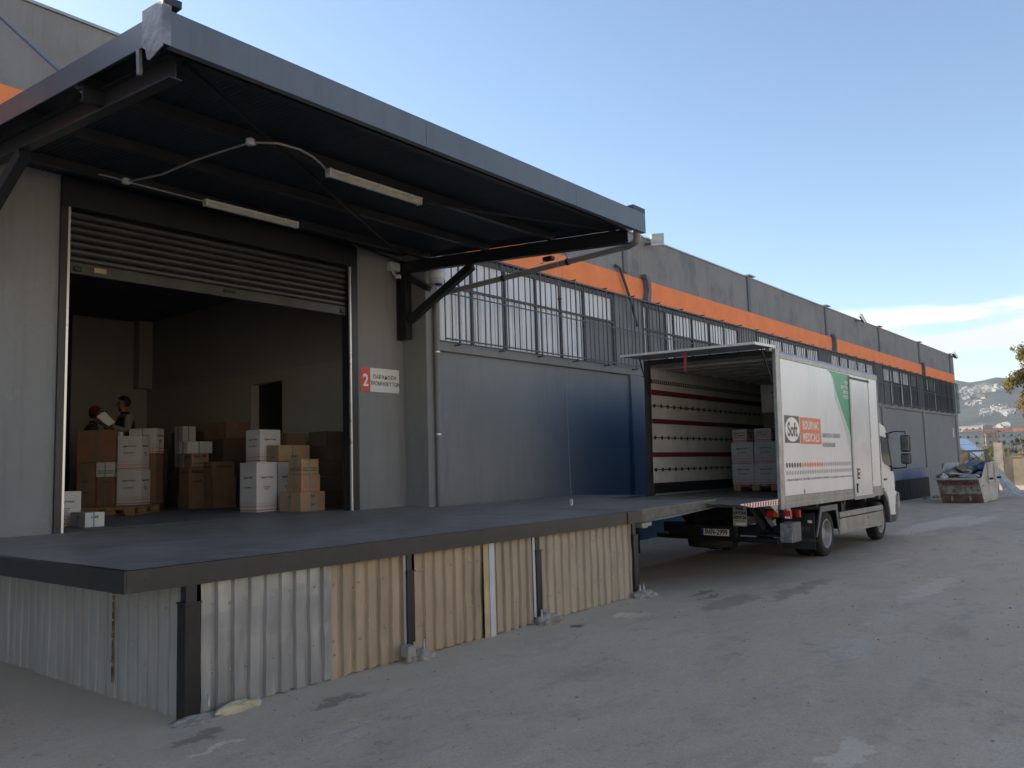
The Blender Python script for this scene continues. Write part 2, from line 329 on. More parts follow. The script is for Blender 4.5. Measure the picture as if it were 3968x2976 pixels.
# ---------------------------------------------------------------- ground, terrain, hills
DKS, LTS = (0.12, 0.105, 0.09), (0.56, 0.51, 0.45)
STAINS = [(7.91, 5.54, .16, .09, (0.07, 0.065, 0.055), .8), (10.65, 5.38, .30, .07, (0.09, 0.085, 0.08), .7), (10.45, 5.10, .35, .06, (0.09, 0.085, 0.08), .7),
    (11.7, 4.35, 1.3, .16, DKS, .45), (10.1, 4.75, .8, .2, DKS, .4), (4.35, 5.45, .30, .10, DKS, .6), (3.2, 5.6, .28, .10, DKS, .6), (8.65, 5.47, .22, .10, LTS, .8), (8.75, 5.30, .25, .12, LTS, .4),
    (25.8, 5.6, 4.5, .5, LTS, .6), (27.5, 4.9, 3.0, .3, LTS, .5), (5.4, 1.78, .35, .10, LTS, .6), (3.13, 5.24, .20, .05, LTS, .7), (12.6, 2.9, 1.6, .18, LTS, .4)]
GX = [-60, -30, -10, 0, 6, 12] + [12 + 4 * i for i in range(1, 17)]
mb = MB(); GY = [-70, -40, -20, -8, 0, 8, 16, 46]
for x in GX:
    for y in GY: mb.v.append((x, y, gz(x)))
n = len(GY)
for i in range(len(GX) - 1):
    for j in range(n - 1): mb.f.append((i * n + j, (i + 1) * n + j, (i + 1) * n + j + 1, i * n + j + 1)); mb.m.append(0); mb.sm.append(True)
gm = bpy.data.materials.new('yard_concrete'); gm.use_nodes = True; t = gm.node_tree; t.nodes.clear()
nn = t.nodes.new; lk = t.links.new
out = nn('ShaderNodeOutputMaterial'); b = nn('ShaderNodeBsdfPrincipled'); lk(b.outputs[0], out.inputs[0]); b.inputs['Roughness'].default_value = 0.88
g = nn('ShaderNodeNewGeometry')
def gn(scale, det, rough, st=(1, 1, 1), loc=(0, 0, 0)):
    m = nn('ShaderNodeMapping'); m.inputs['Scale'].default_value = st; m.inputs['Location'].default_value = loc; lk(g.outputs['Position'], m.inputs[0])
    q = nn('ShaderNodeTexNoise'); q.inputs['Scale'].default_value = scale; q.inputs['Detail'].default_value = det; q.inputs['Roughness'].default_value = rough
    lk(m.outputs[0], q.inputs['Vector']); return q.outputs['Fac']
def gr_(a, f, tt, o0=0.0, o1=1.0):
    q = nn('ShaderNodeMapRange')
    for i, v in zip(('From Min', 'From Max', 'To Min', 'To Max'), (f, tt, o0, o1)): q.inputs[i].default_value = v
    lk(a, q.inputs['Value']); return q.outputs[0]
def gmix(f, a, c):
    q = nn('ShaderNodeMix'); q.data_type = 'RGBA'; lk(f, q.inputs[0])
    for i, v in ((6, a), (7, c)):
        if isinstance(v, tuple): q.inputs[i].default_value = (*v, 1)
        else: lk(v, q.inputs[i])
    return q.outputs[2]
c = gmix(gr_(gn(0.30, 5, 0.6), 0.36, 0.64), (0.375, 0.318, 0.255), (0.46, 0.395, 0.325))
c = gmix(gr_(gn(1.3, 8, 0.72, (1, 1.5, 1), (5, 2, 0)), 0.45, 0.68, 0, 0.55), c, (0.44, 0.41, 0.37))
c = gmix(gr_(gn(0.8, 9, 0.74, (1, 2.4, 1), (11, 3, 0)), 0.50, 0.68, 0, 0.55), c, (0.22, 0.205, 0.18))
c = gmix(gr_(gn(0.42, 10, 0.78, (1, 3.0, 1), (31, 7, 0)), 0.55, 0.68, 0, 0.55), c, (0.50, 0.475, 0.45))
c = gmix(gr_(gn(5, 8, 0.8, loc=(3, 9, 0)), 0.57, 0.66, 0, 0.55), c, (0.17, 0.155, 0.135))
c = gmix(gr_(gn(14, 6, 0.8, loc=(13, 9, 0)), 0.60, 0.70, 0, 0.5), c, (0.56, 0.53, 0.48))
c = gmix(gr_(gn(55, 3, 0.7), 0.40, 0.66, 0, 0.42), c, (0.20, 0.185, 0.165))
c = gmix(gr_(gn(110, 2, 0.6), 0.58, 0.70, 0, 0.6), c, (0.50, 0.48, 0.44))
vo_ = nn('ShaderNodeTexVoronoi'); vo_.inputs['Scale'].default_value = 9.0; lk(g.outputs['Position'], vo_.inputs['Vector'])
c = gmix(gr_(vo_.outputs['Distance'], 0.045, 0.10, 0.75, 0), c, (0.10, 0.09, 0.08))
# dusty drift along the foot of the dock, damp darker ground beneath and behind the truck
sp = nn('ShaderNodeSeparateXYZ'); lk(g.outputs['Position'], sp.inputs[0])
def mul(a, d_):
    q = nn('ShaderNodeMath'); q.operation = 'MULTIPLY'; lk(a, q.inputs[0]); lk(d_, q.inputs[1]); return q.outputs[0]
def addn(a, k, f_):
    q = nn('ShaderNodeMath'); q.operation = 'MULTIPLY_ADD'; lk(f_, q.inputs[0]); q.inputs[1].default_value = k; lk(a, q.inputs[2]); return q.outputs[0]
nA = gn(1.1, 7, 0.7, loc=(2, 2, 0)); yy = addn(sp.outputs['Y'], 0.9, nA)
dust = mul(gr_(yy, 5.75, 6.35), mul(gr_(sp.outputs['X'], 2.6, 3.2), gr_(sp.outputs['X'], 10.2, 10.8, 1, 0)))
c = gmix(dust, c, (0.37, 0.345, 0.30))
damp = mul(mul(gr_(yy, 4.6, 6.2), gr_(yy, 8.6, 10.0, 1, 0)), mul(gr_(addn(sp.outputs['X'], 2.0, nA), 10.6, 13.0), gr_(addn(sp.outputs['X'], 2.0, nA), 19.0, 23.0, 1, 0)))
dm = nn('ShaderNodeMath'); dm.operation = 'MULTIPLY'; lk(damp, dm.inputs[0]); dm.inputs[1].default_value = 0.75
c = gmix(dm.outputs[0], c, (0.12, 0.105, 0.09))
wx = gn(2.2, 6, 0.75, loc=(4, 8, 1)); wy = gn(2.2, 6, 0.75, loc=(14, 1, 5))
px_ = addn(sp.outputs['X'], 0.9, wx); py_ = addn(sp.outputs['Y'], 0.9, wy)
for sx, sy, rx, ry, col_, k in STAINS:
    def sq(a, c0, r0):
        q = nn('ShaderNodeMath'); q.operation = 'SUBTRACT'; lk(a, q.inputs[0]); q.inputs[1].default_value = c0 + 0.45
        q2 = nn('ShaderNodeMath'); q2.operation = 'DIVIDE'; lk(q.outputs[0], q2.inputs[0]); q2.inputs[1].default_value = r0
        return mul(q2.outputs[0], q2.outputs[0])
    dd = nn('ShaderNodeMath'); dd.operation = 'ADD'; lk(sq(px_, sx, rx), dd.inputs[0]); lk(sq(py_, sy, ry), dd.inputs[1])
    c = gmix(gr_(dd.outputs[0], 0.55, 1.15, k, 0), c, col_)
tint = nn('ShaderNodeMix'); tint.data_type = 'RGBA'; tint.blend_type = 'MULTIPLY'; tint.inputs[0].default_value = 1; lk(c, tint.inputs[6]); tint.inputs[7].default_value = (1.31, 1.17, 1.01, 1); c = tint.outputs[2]
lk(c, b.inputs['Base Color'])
bp = nn('ShaderNodeBump'); bp.inputs['Strength'].default_value = 0.55; bp.inputs['Distance'].default_value = 0.012; lk(gn(45, 6, 0.75), bp.inputs['Height'])
bp2 = nn('ShaderNodeBump'); bp2.inputs['Strength'].default_value = 0.35; bp2.inputs['Distance'].default_value = 0.10; lk(gn(1.3, 5, 0.6), bp2.inputs['Height']); lk(bp.outputs[0], bp2.inputs['Normal']); lk(bp2.outputs[0], b.inputs['Normal'])
struct('ground', mb, gm)

HP = [(70, -1.2), (110, -2.0), (300, -0.5), (600, 9), (1000, 27), (1500, 58), (1950, 112), (2250, 165), (2420, 186), (2600, 180), (3000, 120), (3400, 60)]
def hbase(x):
    if x <= 70: return -1.2
    for (a, p), (c_, q) in zip(HP, HP[1:]):
        if x <= c_:
            k = (x - a) / (c_ - a); return p + (q - p) * k
    return 60
def hterr(x, y):
    h = hbase(x)
    r = y / max(x, 1)
    k = max(0.0, min(1.0, (x - 1500) / 800))
    bumpv = 9 * math.exp(-((r - 0.150) / 0.013) ** 2) - 6 * math.exp(-((r - 0.172) / 0.006) ** 2) - 26 * max(0, min(1, (0.10 - r) / 0.12)) + 12 * max(0, min(1, (r - 0.25) / 0.2))
    h += bumpv * k
    s_ = max(0.0, min(1.0, (x - 500) / 1500))
    h += s_ * 13 * (noise.noise(Vector((x / 330, y / 170, 3))) + 0.4 * noise.noise(Vector((x / 110, y / 60, 8))))
    return h
mb = MB(); TX = [-400, -60, 0, 72, 80, 95, 115] + [150 + 50 * i for i in range(66)]
TA = [-0.9, -0.6, -0.4, -0.3, -0.2] + [-0.15 + 0.0125 * i for i in range(53)] + [0.6, 0.75, 0.95]
for x in TX:
    xx = max(x, 70) 
    for a in TA:
        y = a * xx * (3.0 if x < 150 else 1.0 if x > 400 else 3.0 - 2.0 * (x - 150) / 250)
        mb.v.append((x, y, hterr(x, y)))
n = len(TA)
for i in range(len(TX) - 1):
    for j in range(n - 1): mb.f.append((i * n + j, (i + 1) * n + j, (i + 1) * n + j + 1, i * n + j + 1)); mb.m.append(0); mb.sm.append(True)
hillm = mat('hillside_scrub', (0.062, 0.066, 0.052), 0.95, var=0.3, vs_=0.012, col2=(0.028, 0.036, 0.030), grime=0.4, gs=0.03, gcol=(0.11, 0.10, 0.08))
struct('hills', mb, hillm)

# ---------------------------------------------------------------- warehouse
WH = thing('warehouse', 'long grey warehouse with orange stripe, barred high windows and open loading door', 'warehouse', (10.5, 10.5, 0))
XE = 55.5; XW = -12; YF = 10.5; YB = 46
P1 = [17.45, 25.05, 32.4, 39.62, 46.95, 54.3]
LOWP = [(17.6, 18.14), (24.9, 25.44), (32.2, 32.74), (39.45, 39.95), (47.05, 47.55), (54.95, 55.5)]
part('parapet_wall', MB().box(XW, XE, YF, YF + 0.3, 6.49, 7.62), wallp2, WH)
mb = MB().box(XW, XE, YF - 0.005, YF + 0.3, 5.95, 6.488)
part('orange_stripe', mb, orange, WH)
part('parapet_coping', MB().box(XW, XE + 0.02, YF - 0.03, YF + 0.34, 7.622, 7.66), alu, WH)
for x in [-4.6, 2.8, 10.1] + P1:
    part('joint_strip', MB().box(x - 0.02, x + 0.16, YF - 0.05, YF - 0.001, 6.53, 7.619), trimp, WH)
    part('strip_cap', MB().box(x - 0.07, x + 0.42, YF - 0.14, YF + 0.1, 7.663, 7.70), alu, WH)
for x in (18.33, 33.0, 47.35):
    mb = MB(); mb.prism([(x, 5.9), (x + 0.18, 5.9), (x + 0.24, 6.2), (x + 0.20, 6.55), (x - 0.03, 6.60), (x - 0.03, 6.53), (x + 0.06, 6.45), (x + 0.10, 6.2)], YF - 0.16, YF - 0.006)
    part('rain_outlet', mb, trimp, WH)
part('side_wall', MB().box(XE - 0.3, XE, YF + 0.302, YB, -1, 7.6), wallp, WH)
part('roof', MB().box(XW, XE - 0.302, YF + 0.302, YB, 7.2, 7.35), alu, WH)
part('rear_wall', MB().box(XW, XE, YB + 0.002, YB + 0.3, -1, 7.6), wallp, WH)
part('side_wall', MB().box(XW - 0.3, XW - 0.002, YF, YB, -1, 7.6), wallp, WH)
# recessed wall round the door
DL, DR, YD = 4.43, 9.37, 11.1
part('door_wall', MB().box(XW, DL, YD, YD + 0.25, -0.2, 5.9), wallp, WH)
part('door_wall', MB().box(DR, 10.498, YD, YD + 0.25, -0.2, 5.9), wallp, WH)
part('lintel', MB().box(DL + 0.002, DR - 0.002, YD + 0.01, YD + 0.25, 5.76, 5.9), wallp, WH)
part('soffit', MB().box(XW, 10.498, YF + 0.31, YD + 0.25, 5.902, 5.96), wallp, WH)
# concrete frame of the long facade
mb = MB().box(10.5, 10.815, YF, YD + 0.25, -0.2, 5.948); part('pilaster', mb, wallp, WH, bev=0.012)
for a, b_ in LOWP:
    part('pilaster', MB().box(a, b_, YF, YF + 0.25, -1.0, 3.958), wallblue if a < 20 else wallp, WH)
    part('window_pier', MB().box(a - 0.55 if a < 50 else a - 0.2, b_ + 0.25 if a < 50 else XE, YF + 0.06, YF + 0.3, 4.132, 5.948), trimp if a > 30 else sheetg, WH)
part('lintel_beam', MB().box(10.817, XE, YF - 0.012, YF + 0.3, 3.96, 4.13), wallp, WH, bev=0.01)
xs = [10.817] + [v for p in LOWP for v in p]
for i in range(0, 12, 2):
    a, b_ = xs[i], xs[i + 1]; far = a > 35
    zb = 1.09 if far else -0.2
    if i == 10: zb = 1.09
    part('wall_panel', MB().box(a + 0.002, b_ - 0.002, YF + 0.07, YF + 0.25, zb, 3.958), wallblue if a < 20 else wallp, WH)
    if far: part('plinth_beam', MB().box(a + 0.003, b_ - 0.003, YF - 0.01, YF + 0.25, 0.60, 1.088), wallblue2 if a < 45 else wallp, WH)
# corrugated skirt under the far plinth
cm_ = MB(); x = 39.96; k = 0; prof = []
while x < 47.0:
    prof += [(x, YF + 0.05), (x + 0.12, YF + 0.05), (x + 0.16, YF + 0.0), (x + 0.26, YF + 0.0)]; x += 0.3
vs = [(p[0], p[1], z) for z in (gz(43) - 0.05, 0.595) for p in prof]; n = len(prof)
part('corrugated_skirt', MB().add(vs, [(i, i + 1, i + 1 + n, i + n) for i in range(n - 1)]), bedm, WH)
part('plinth_wall', MB().box(47.552, 54.948, YF + 0.06, YF + 0.25, -1, 0.598), wallp, WH)
# windows: a zone between 4.13 and 5.95, glazed or sheeted bay by bay
def window(x0, x1, cells, lab=None):
    f = MB(); zt, zm = 5.80, 5.215
    f.box(x0, x1, YF + 0.05, YF + 0.12, 5.80, 5.90).box(x0, x1, YF + 0.05, YF + 0.12, 4.134, 4.17)
    f.box(x0, x1, YF + 0.045, YF + 0.10, zm - 0.025, zm + 0.025)
    x = x0
    for wd, a, b_ in cells:
        f.box(x - 0.025, x + 0.025, YF + 0.04, YF + 0.11, 4.172, 5.798); x += wd
    f.box(x1 - 0.05, x1, YF + 0.04, YF + 0.11, 4.172, 5.798)
    fr = part('window', f, barm, WH)
    x = x0
    for wd, lowm, upm in cells:
        xa, xb = x + 0.027, min(x + wd, x1) - 0.027
        for z0, z1, m in ((4.172, zm - 0.027, lowm), (zm + 0.027, 5.797, upm)):
            if m is None: continue
            corr = m is sheetw and z0 < 4.5
            pr = []; u = xa
            if corr:
                while u < xb - 0.15: pr += [(u, YF + 0.09), (u + 0.07, YF + 0.09), (u + 0.085, YF + 0.065), (u + 0.135, YF + 0.065)]; u += 0.15
            pr += [(u, YF + 0.09), (xb, YF + 0.09)]
            n = len(pr); o = MB().add([(p[0], p[1], z) for z in (z0, z1) for p in pr], [(i, i + 1, i + 1 + n, i + n) for i in range(n - 1)])
            part('pane', o, m, fr)
        x += wd
window(10.83, 17.0, [(1.0, sheetw, sheetw), (1.02, sheetw, sheetw), (1.04, sheetw, sheetw), (0.9, sheetw, sheetw), (0.92, sheetw, sheetw), (1.29, sheetg, sheetw)])
window(18.42, 24.3, [(0.25, sheetw, sheetw), (0.95, sheetg, sheetg), (0.45, sheetw, sheetw), (1.1, sheetg, sheetw), (1.1, sheetg, sheetw), (1.0, sheetg, sheetw), (1.03, sheetg, sheetw)])
window(25.75, 31.6, [(1.1, sheetw, sheetw), (1.1, sheetw, sheetw), (1.2, sheetg, sheetw), (1.2, sheetw, sheetw), (1.25, sheetg, sheetw)])
window(33.0, 38.8, [(1.1, sheetw, sheetw), (1.1, sheetg, sheetw), (1.2, sheetw, sheetw), (1.2, sheetw, sheetw), (1.2, sheetg, sheetw)])
window(40.25, 46.4, [(1.1, sheetg, sheetw), (0.5, sheetw, sheetw), (1.3, sheetd, sheetw), (0.45, sheetw, sheetw), (1.2, sheetd, sheetw), (0.4, sheetw, sheetw), (1.2, sheetd, sheetg)])
window(47.85, 54.6, [(0.6, sheetd, sheetd), (0.5, sheetg, sheetw), (1.2, sheetd, sheetg), (0.45, sheetw, sheetw), (1.1, sheetd, sheetd), (0.4, sheetg, sheetg), (1.2, sheetd, sheetd), (1.3, sheetd, sheetd)])
# projecting bar grille
GR = link('window_grille', MB().box(10.9, XE, 10.335, 10.36, 5.86, 5.89).mesh('top_rail', barm, (10.5, 10.5, 0)), WH)
part('rail', MB().box(10.9, XE, 10.33, 10.345, 5.01, 5.035), barm, GR)
part('rail', MB().box(10.85, XE, 10.33, 10.36, 4.16, 4.185), barm, GR)
k = 0
bar_me = MB().box(-0.010, 0.010, -0.008, 0.008, 4.14, 5.885).mesh('bar', barm)
bar_th = MB().box(-0.016, 0.016, -0.012, 0.012, 4.08, 5.885).mesh('bar', barm)
x = 10.87
while x < XE:
    link('bar', bar_th if k % 7 == 2 else bar_me, GR, (x - 10.5 + random.uniform(-.012, .012), 10.35 - 10.5, 0), (0, random.uniform(-.004, .004), 0)); x += 0.1835; k += 1
x = 11.25; br = MB().box(-0.015, 0.015, -0.165, 0.02, -0.012, 0.012).mesh('stub', barm)
while x < XE - 0.5:
    for z in (4.09, 5.93): link('stub', br, GR, (x - 10.5, YF - 0.012 - 10.5, z))
    x += 1.284
# folded edge trim under the stripe and orange paint runs are part of the stripe
part('stripe_drip', MB().box(10.9, XE, YF - 0.02, YF - 0.006, 5.93, 5.952), barm, WH)

# loading door: header box, guide rails, shutter
SH = thing('roller_shutter', 'dark ribbed roller shutter, three quarters raised in the loading door', 'roller shutter', (4.43, 11.1, DK))
part('shutter_box', MB().box(DL, DR, YD - 0.06, YD + 0.3, 5.36, 5.757), blk, SH, bev=0.01)
part('guide_rail', MB().box(DL, DL + 0.085, YD - 0.05, YD + 0.22, DK, 5.358), anth, SH)
part('guide_edge', MB().box(DL + 0.087, DL + 0.115, YD - 0.05, YD - 0.002, DK, 5.358), galvb, SH)
part('guide_channel', MB().box(DL + 0.087, DL + 0.105, YD, YD + 0.20, DK, 5.358), anth, SH)
part('guide_rail', MB().box(DR - 0.13, DR, YD - 0.05, YD + 0.22, DK, 5.358), anth, SH)
part('guide_edge', MB().box(DR - 0.165, DR - 0.132, YD - 0.04, YD - 0.002, DK, 5.358), galvb, SH)
part('guide_channel', MB().box(DR - 0.150, DR - 0.132, YD, YD + 0.20, DK, 5.358), anth, SH)
shutm = mat('shutter_slat', (0.055, 0.054, 0.05), 0.36, metal=0.3, var=0.12, vs_=2.5, spec=0.6)
for i in range(7):
    z = 4.66 + i * 0.1
    pf = [(YD + 0.10, z), (YD + 0.075, z + 0.008), (YD + 0.058, z + 0.03), (YD + 0.056, z + 0.06), (YD + 0.075, z + 0.085), (YD + 0.10, z + 0.098)]
    part('slat', MB().prism(pf, DL + 0.118, DR - 0.175, 'yz'), shutm, SH)
br_ = part('bottom_rail', MB().box(DL + 0.118, DR - 0.175, YD + 0.05, YD + 0.10, 4.50, 4.655), shutm, SH, bev=0.006)
part('name_plate', MB().box(4.90, 5.06, YD + 0.043, YD + 0.049, 4.555, 4.62), mat('plate_yellow', (0.45, 0.32, 0.13), 0.5), SH)
part('handle', MB().box(6.82, 7.02, YD + 0.02, YD + 0.049, 4.575, 4.61), blk, SH, bev=0.008)
for x in (4.63, 9.06): part('end_lock', MB().box(x, x + 0.1, YD + 0.02, YD + 0.049, 4.53, 4.60), blk, SH, bev=0.01)

# room behind the door
part('room_wall', MB().box(10.499, 10.62, 11.352, 14.87, DK - 0.1, 4.0), inwall, WH)
part('room_wall', MB().box(10.499, 10.62, 16.02, 21, DK - 0.1, 4.0), inwall, WH)
part('room_wall', MB().box(10.499, 10.62, 14.872, 16.018, 3.77, 4.0), inwall, WH)
part('room_wall_upper', MB().box(10.51, 10.62, 11.352, 21, 4.002, 5.9), inwall2, WH)
part('doorway_reveal', MB().box(10.622, 10.70, 16.02, 16.3, DK, 3.9).box(10.622, 10.70, 14.6, 16.02, 3.77, 3.9), inwall, WH)
part('passage_dark_panel', MB().box(10.702, 10.8, 14, 17, DK, 4.2), blk, WH)  # black panel: the unlit passage's darkness is put into its colour
part('room_rear_wall', MB().box(8.62, 10.498, 20.72, 20.9, DK - 0.1, 4.03), inwall, WH)
part('room_rear_wall', MB().box(8.62, 10.498, 20.76, 20.9, 4.032, 5.9), inwall, WH)
part('column', MB().box(10.15, 10.497, 20.45, 20.718, 4.05, 5.9), inwall, WH)
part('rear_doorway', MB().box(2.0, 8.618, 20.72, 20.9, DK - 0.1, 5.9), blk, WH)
part('room_left_wall', MB().box(1.8, 2.0, 11.36, 20.9, DK - 0.1, 5.9), inwall2, WH)
part('room_ceiling', MB().box(2.002, 10.505, 11.352, 20.718, 5.78, 5.898), inceil, WH)
floorm = mat('room_floor_concrete', (0.20, 0.195, 0.19), 0.6, var=0.1, vs_=1.5, bump=0.05, grime=0.3, gs=2)
part('room_floor', MB().box(2.002, 10.497, 11.352, 20.718, 0.9, DK), floorm, WH)
part('threshold', MB().box(DL + 0.12, DR - 0.18, YD - 0.09, 11.35, 0.95, DK - 0.002), floorm, WH)

# ---------------------------------------------------------------- canopy
CN = thing('canopy', 'dark steel canopy with deep fascia over the loading dock', 'canopy', (6.8, 8.4, 5.2))
SL = 0.078
def cz(y): return 5.245 + SL * (y - 6.15)     # top of the bracket beams
X0, X1 = 3.08, 10.50
def slab(x0, x1, y0, y1, dz0, dz1):
    mb = MB(); v = [(x, y, cz(y) + d) for d in (dz0, dz1) for y in (y0, y1) for x in (x0, x1)]
    return mb.add(v, [(0, 2, 3, 1), (4, 5, 7, 6), (0, 1, 5, 4), (2, 6, 7, 3), (0, 4, 6, 2), (1, 3, 7, 5)])
# trapezoid roof sheet, ribs run down the slope
pr = []; u = X0 + 0.05
while u < X1 - 0.1: pr += [(u, 0.135), (u + 0.03, 0.135), (u + 0.036, 0.142), (u + 0.056, 0.142)]; u += 0.062
n = len(pr)
vs = [(p[0], y, cz(y) + p[1]) for y in (5.93, 11.09) for p in pr] + [(p[0], y, cz(y) + 0.20) for y in (5.93, 11.09) for p in pr]
fs = [(i, i + 1, i + 1 + n, i + n) for i in range(n - 1)] + [(i + 2 * n, i + n + 2 * n, i + 1 + n + 2 * n, i + 1 + 2 * n) for i in range(n - 1)]
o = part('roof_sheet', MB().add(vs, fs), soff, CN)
# front fascia in three lengths, with a return lip
ZB, ZT = 5.165, 5.455
for a, b_ in ((X0 + 0.06, 5.955), (5.96, 8.712), (8.717, X1)):
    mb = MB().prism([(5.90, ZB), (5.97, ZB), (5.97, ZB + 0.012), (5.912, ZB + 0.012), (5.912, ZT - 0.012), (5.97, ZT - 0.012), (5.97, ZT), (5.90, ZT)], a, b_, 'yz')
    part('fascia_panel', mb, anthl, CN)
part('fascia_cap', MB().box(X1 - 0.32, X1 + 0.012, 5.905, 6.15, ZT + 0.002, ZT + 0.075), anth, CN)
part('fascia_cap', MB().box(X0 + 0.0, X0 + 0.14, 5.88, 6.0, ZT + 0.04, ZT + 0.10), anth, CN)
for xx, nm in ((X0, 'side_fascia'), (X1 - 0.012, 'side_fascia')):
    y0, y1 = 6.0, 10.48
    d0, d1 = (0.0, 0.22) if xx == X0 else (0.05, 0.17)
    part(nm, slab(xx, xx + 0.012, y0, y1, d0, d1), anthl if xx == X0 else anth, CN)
cormat = mat('foil_flashing', (0.24, 0.245, 0.25), 0.4, metal=0.4, var=0.2, vs_=6, bump=0.3, bs=12)
mb = MB().prism([(5.895, 5.14), (5.895, 5.52), (6.22, 5.545), (6.22, 5.24), (6.16, 5.20), (6.14, 5.12), (6.10, 5.09)], X0 - 0.012, X0 - 0.002, 'yz')
mb.box(X0 - 0.012, X0 + 0.058, 5.888, 5.899, 5.16, 5.53); part('corner_flashing', mb, cormat, CN)
part('corner_flashing', MB().prism([(6.26, 5.03), (6.31, 5.04), (6.33, 5.26), (6.28, 5.25)], X0 - 0.006, X0 + 0.02, 'yz'), cormat, CN)
def ibeam(x, y0, y1, h=0.205, fl=0.11):
    mb = MB()
    for dz0, dz1, hw in ((-0.012, 0, fl / 2), (-h, -h + 0.014, fl / 2), (-h + 0.014, -0.012, 0.006)):
        v = [(xx, y, cz(y) + d) for d in (dz0, dz1) for y in (y0, y1) for xx in (x - hw, x + hw)]
        mb.add(v, [(0, 2, 3, 1), (4, 5, 7, 6), (0, 1, 5, 4), (2, 6, 7, 3), (0, 4, 6, 2), (1, 3, 7, 5)])
    return mb
for x in (3.32, 10.40):
    bm_ = part('bracket_beam', ibeam(x, 6.15, 11.09), anth, CN)
    yw = 11.09
    part('bracket_post', MB().box(x - 0.07, x + 0.07, yw - 0.25, yw - 0.24 + 0.01, 4.17, cz(yw) - 0.21).box(x - 0.07, x + 0.07, yw - 0.012, yw, 4.17, cz(yw) - 0.21).box(x - 0.008, x + 0.008, yw - 0.24, yw - 0.012, 4.17, cz(yw) - 0.21), anth, CN)
    part('bracket_brace', MB().beam((x, 10.80, 4.52), (x, 9.25, cz(9.25) - 0.23), 0.11, 0.13), anth, CN)
    part('bracket_strut', MB().beam((x, 10.80, 5.30), (x, 10.30, 5.02), 0.09, 0.10), anth, CN)
part('bolt_plate', MB().box(10.46, 10.50, 10.83, 10.95, 4.5, 4.68), anth, CN)
for y in (6.22, 7.56, 8.96, 10.36):
    a = X0 + 0.08 if y > 6.5 else X0 + 0.2; b_ = X1 - 0.03
    v = MB()
    for (dy0, dy1, d0, d1) in ((-0.05, -0.042, 0.004, 0.125), (-0.042, 0.03, 0.004, 0.012), (-0.042, 0.03, 0.113, 0.125)):
        q = [(x, y + dy, cz(y) + d) for d in (d0, d1) for dy in (dy0, dy1) for x in (a, b_)]
        v.add(q, [(0, 2, 3, 1), (4, 5, 7, 6), (0, 1, 5, 4), (2, 6, 7, 3), (0, 4, 6, 2), (1, 3, 7, 5)])
    part('purlin', v, anth, CN)
for (xa, ya), (xb, yb), th in (((3.42, 6.2), (9.9, 10.45), 0.035), ((10.36, 10.9), (8.7, 10.44), 0.04), ((10.3, 6.3), (7.6, 7.6), 0.03)):
    part('cross_brace', MB().beam((xa, ya, cz(ya) - 0.02), (xb, yb, cz(yb) - 0.02), th, th), blk, CN)
mb = MB().box(3.12, 3.40, 7.40, 7.412, 5.20, 5.315).box(3.12, 3.40, 7.40, 7.52, 5.315, 5.325).box(3.12, 3.40, 7.40, 7.46, 5.19, 5.20)
part('stay_bracket', mb, anth, CN)
part('stay_rod', MB().tube([(3.16, 7.44, 5.27), (3.20, 10.495, 7.47)], 0.022, 8), anthl, CN)

# light fittings under the canopy, cable and boxes
def fitting(x, y, lab):
    z = cz(y) - 0.02
    f = thing('light_fitting', lab, 'light fitting', (x, y, z), 'tube light fittings under the canopy')
    part('housing', MB().prism([(-0.05, 0), (0.05, 0), (0.045, -0.03), (-0.045, -0.03)], 0, 1.5, 'yz'), pvcw, f, local=True, bev=0.005)
    diff = mat('clear_diffuser', (0.50, 0.49, 0.45), 0.25, var=0.1, vs_=8, stretch=(1, 6, 1))
    part('diffuser', MB().prism([(-0.042, -0.031), (0.042, -0.031), (0.036, -0.075), (0.015, -0.092), (-0.015, -0.092), (-0.036, -0.075)], 0.03, 1.47, 'yz'), diff, f, local=True, bev=0.005)
    for q in (0.012, 1.488): part('end_cap', MB().prism([(-0.05, 0.002), (0.05, 0.002), (0.04, -0.09), (-0.04, -0.09)], q - 0.014, q + 0.014, 'yz'), pvcw, f, local=True)
    for q in (0.25, 0.75, 1.25): part('clip', MB().box(q, q + 0.03, -0.055, -0.051, -0.05, 0.0), galvb, f, local=True)
    return f
fitting(5.84, 10.02, 'tube light fitting nearest the shutter, at the end of a straight cable')
fitting(5.93, 7.5, 'tube light fitting nearer the canopy edge, fed by the curved cable')
CB = thing('cable_run', 'grey conduit run with two round junction boxes under the canopy', 'conduit', (4.76, 10.0, 5.45))
zc = lambda y, d=0.03: cz(y) - d
part('conduit', MB().tube([(4.45, 10.05, zc(10.05)), (4.62, 10.03, zc(10.03)), (4.76, 10.0, zc(10.0, 0.05)), (5.3, 10.01, zc(10.0, 0.05)), (5.84, 10.02, zc(10.0, 0.05))], 0.011, 6), pvc, CB)
part('conduit', MB().tube([(4.78, 9.96, zc(9.96, 0.05)), (4.80, 9.2, zc(9.2, 0.09)), (4.79, 8.4, zc(8.4, 0.06)), (4.82, 7.4, zc(7.4, 0.05))], 0.013, 6), pvc, CB)
part('conduit', MB().tube([(4.84, 7.36, zc(7.36, 0.05)), (5.01, 7.16, zc(7.16, 0.05)), (5.24, 7.10, zc(7.1, 0.06)), (5.45, 7.14, zc(7.14, 0.08)), (5.62, 7.24, zc(7.2, 0.08)), (5.93, 7.49, zc(7.5, 0.06))], 0.013, 6), pvc, CB)
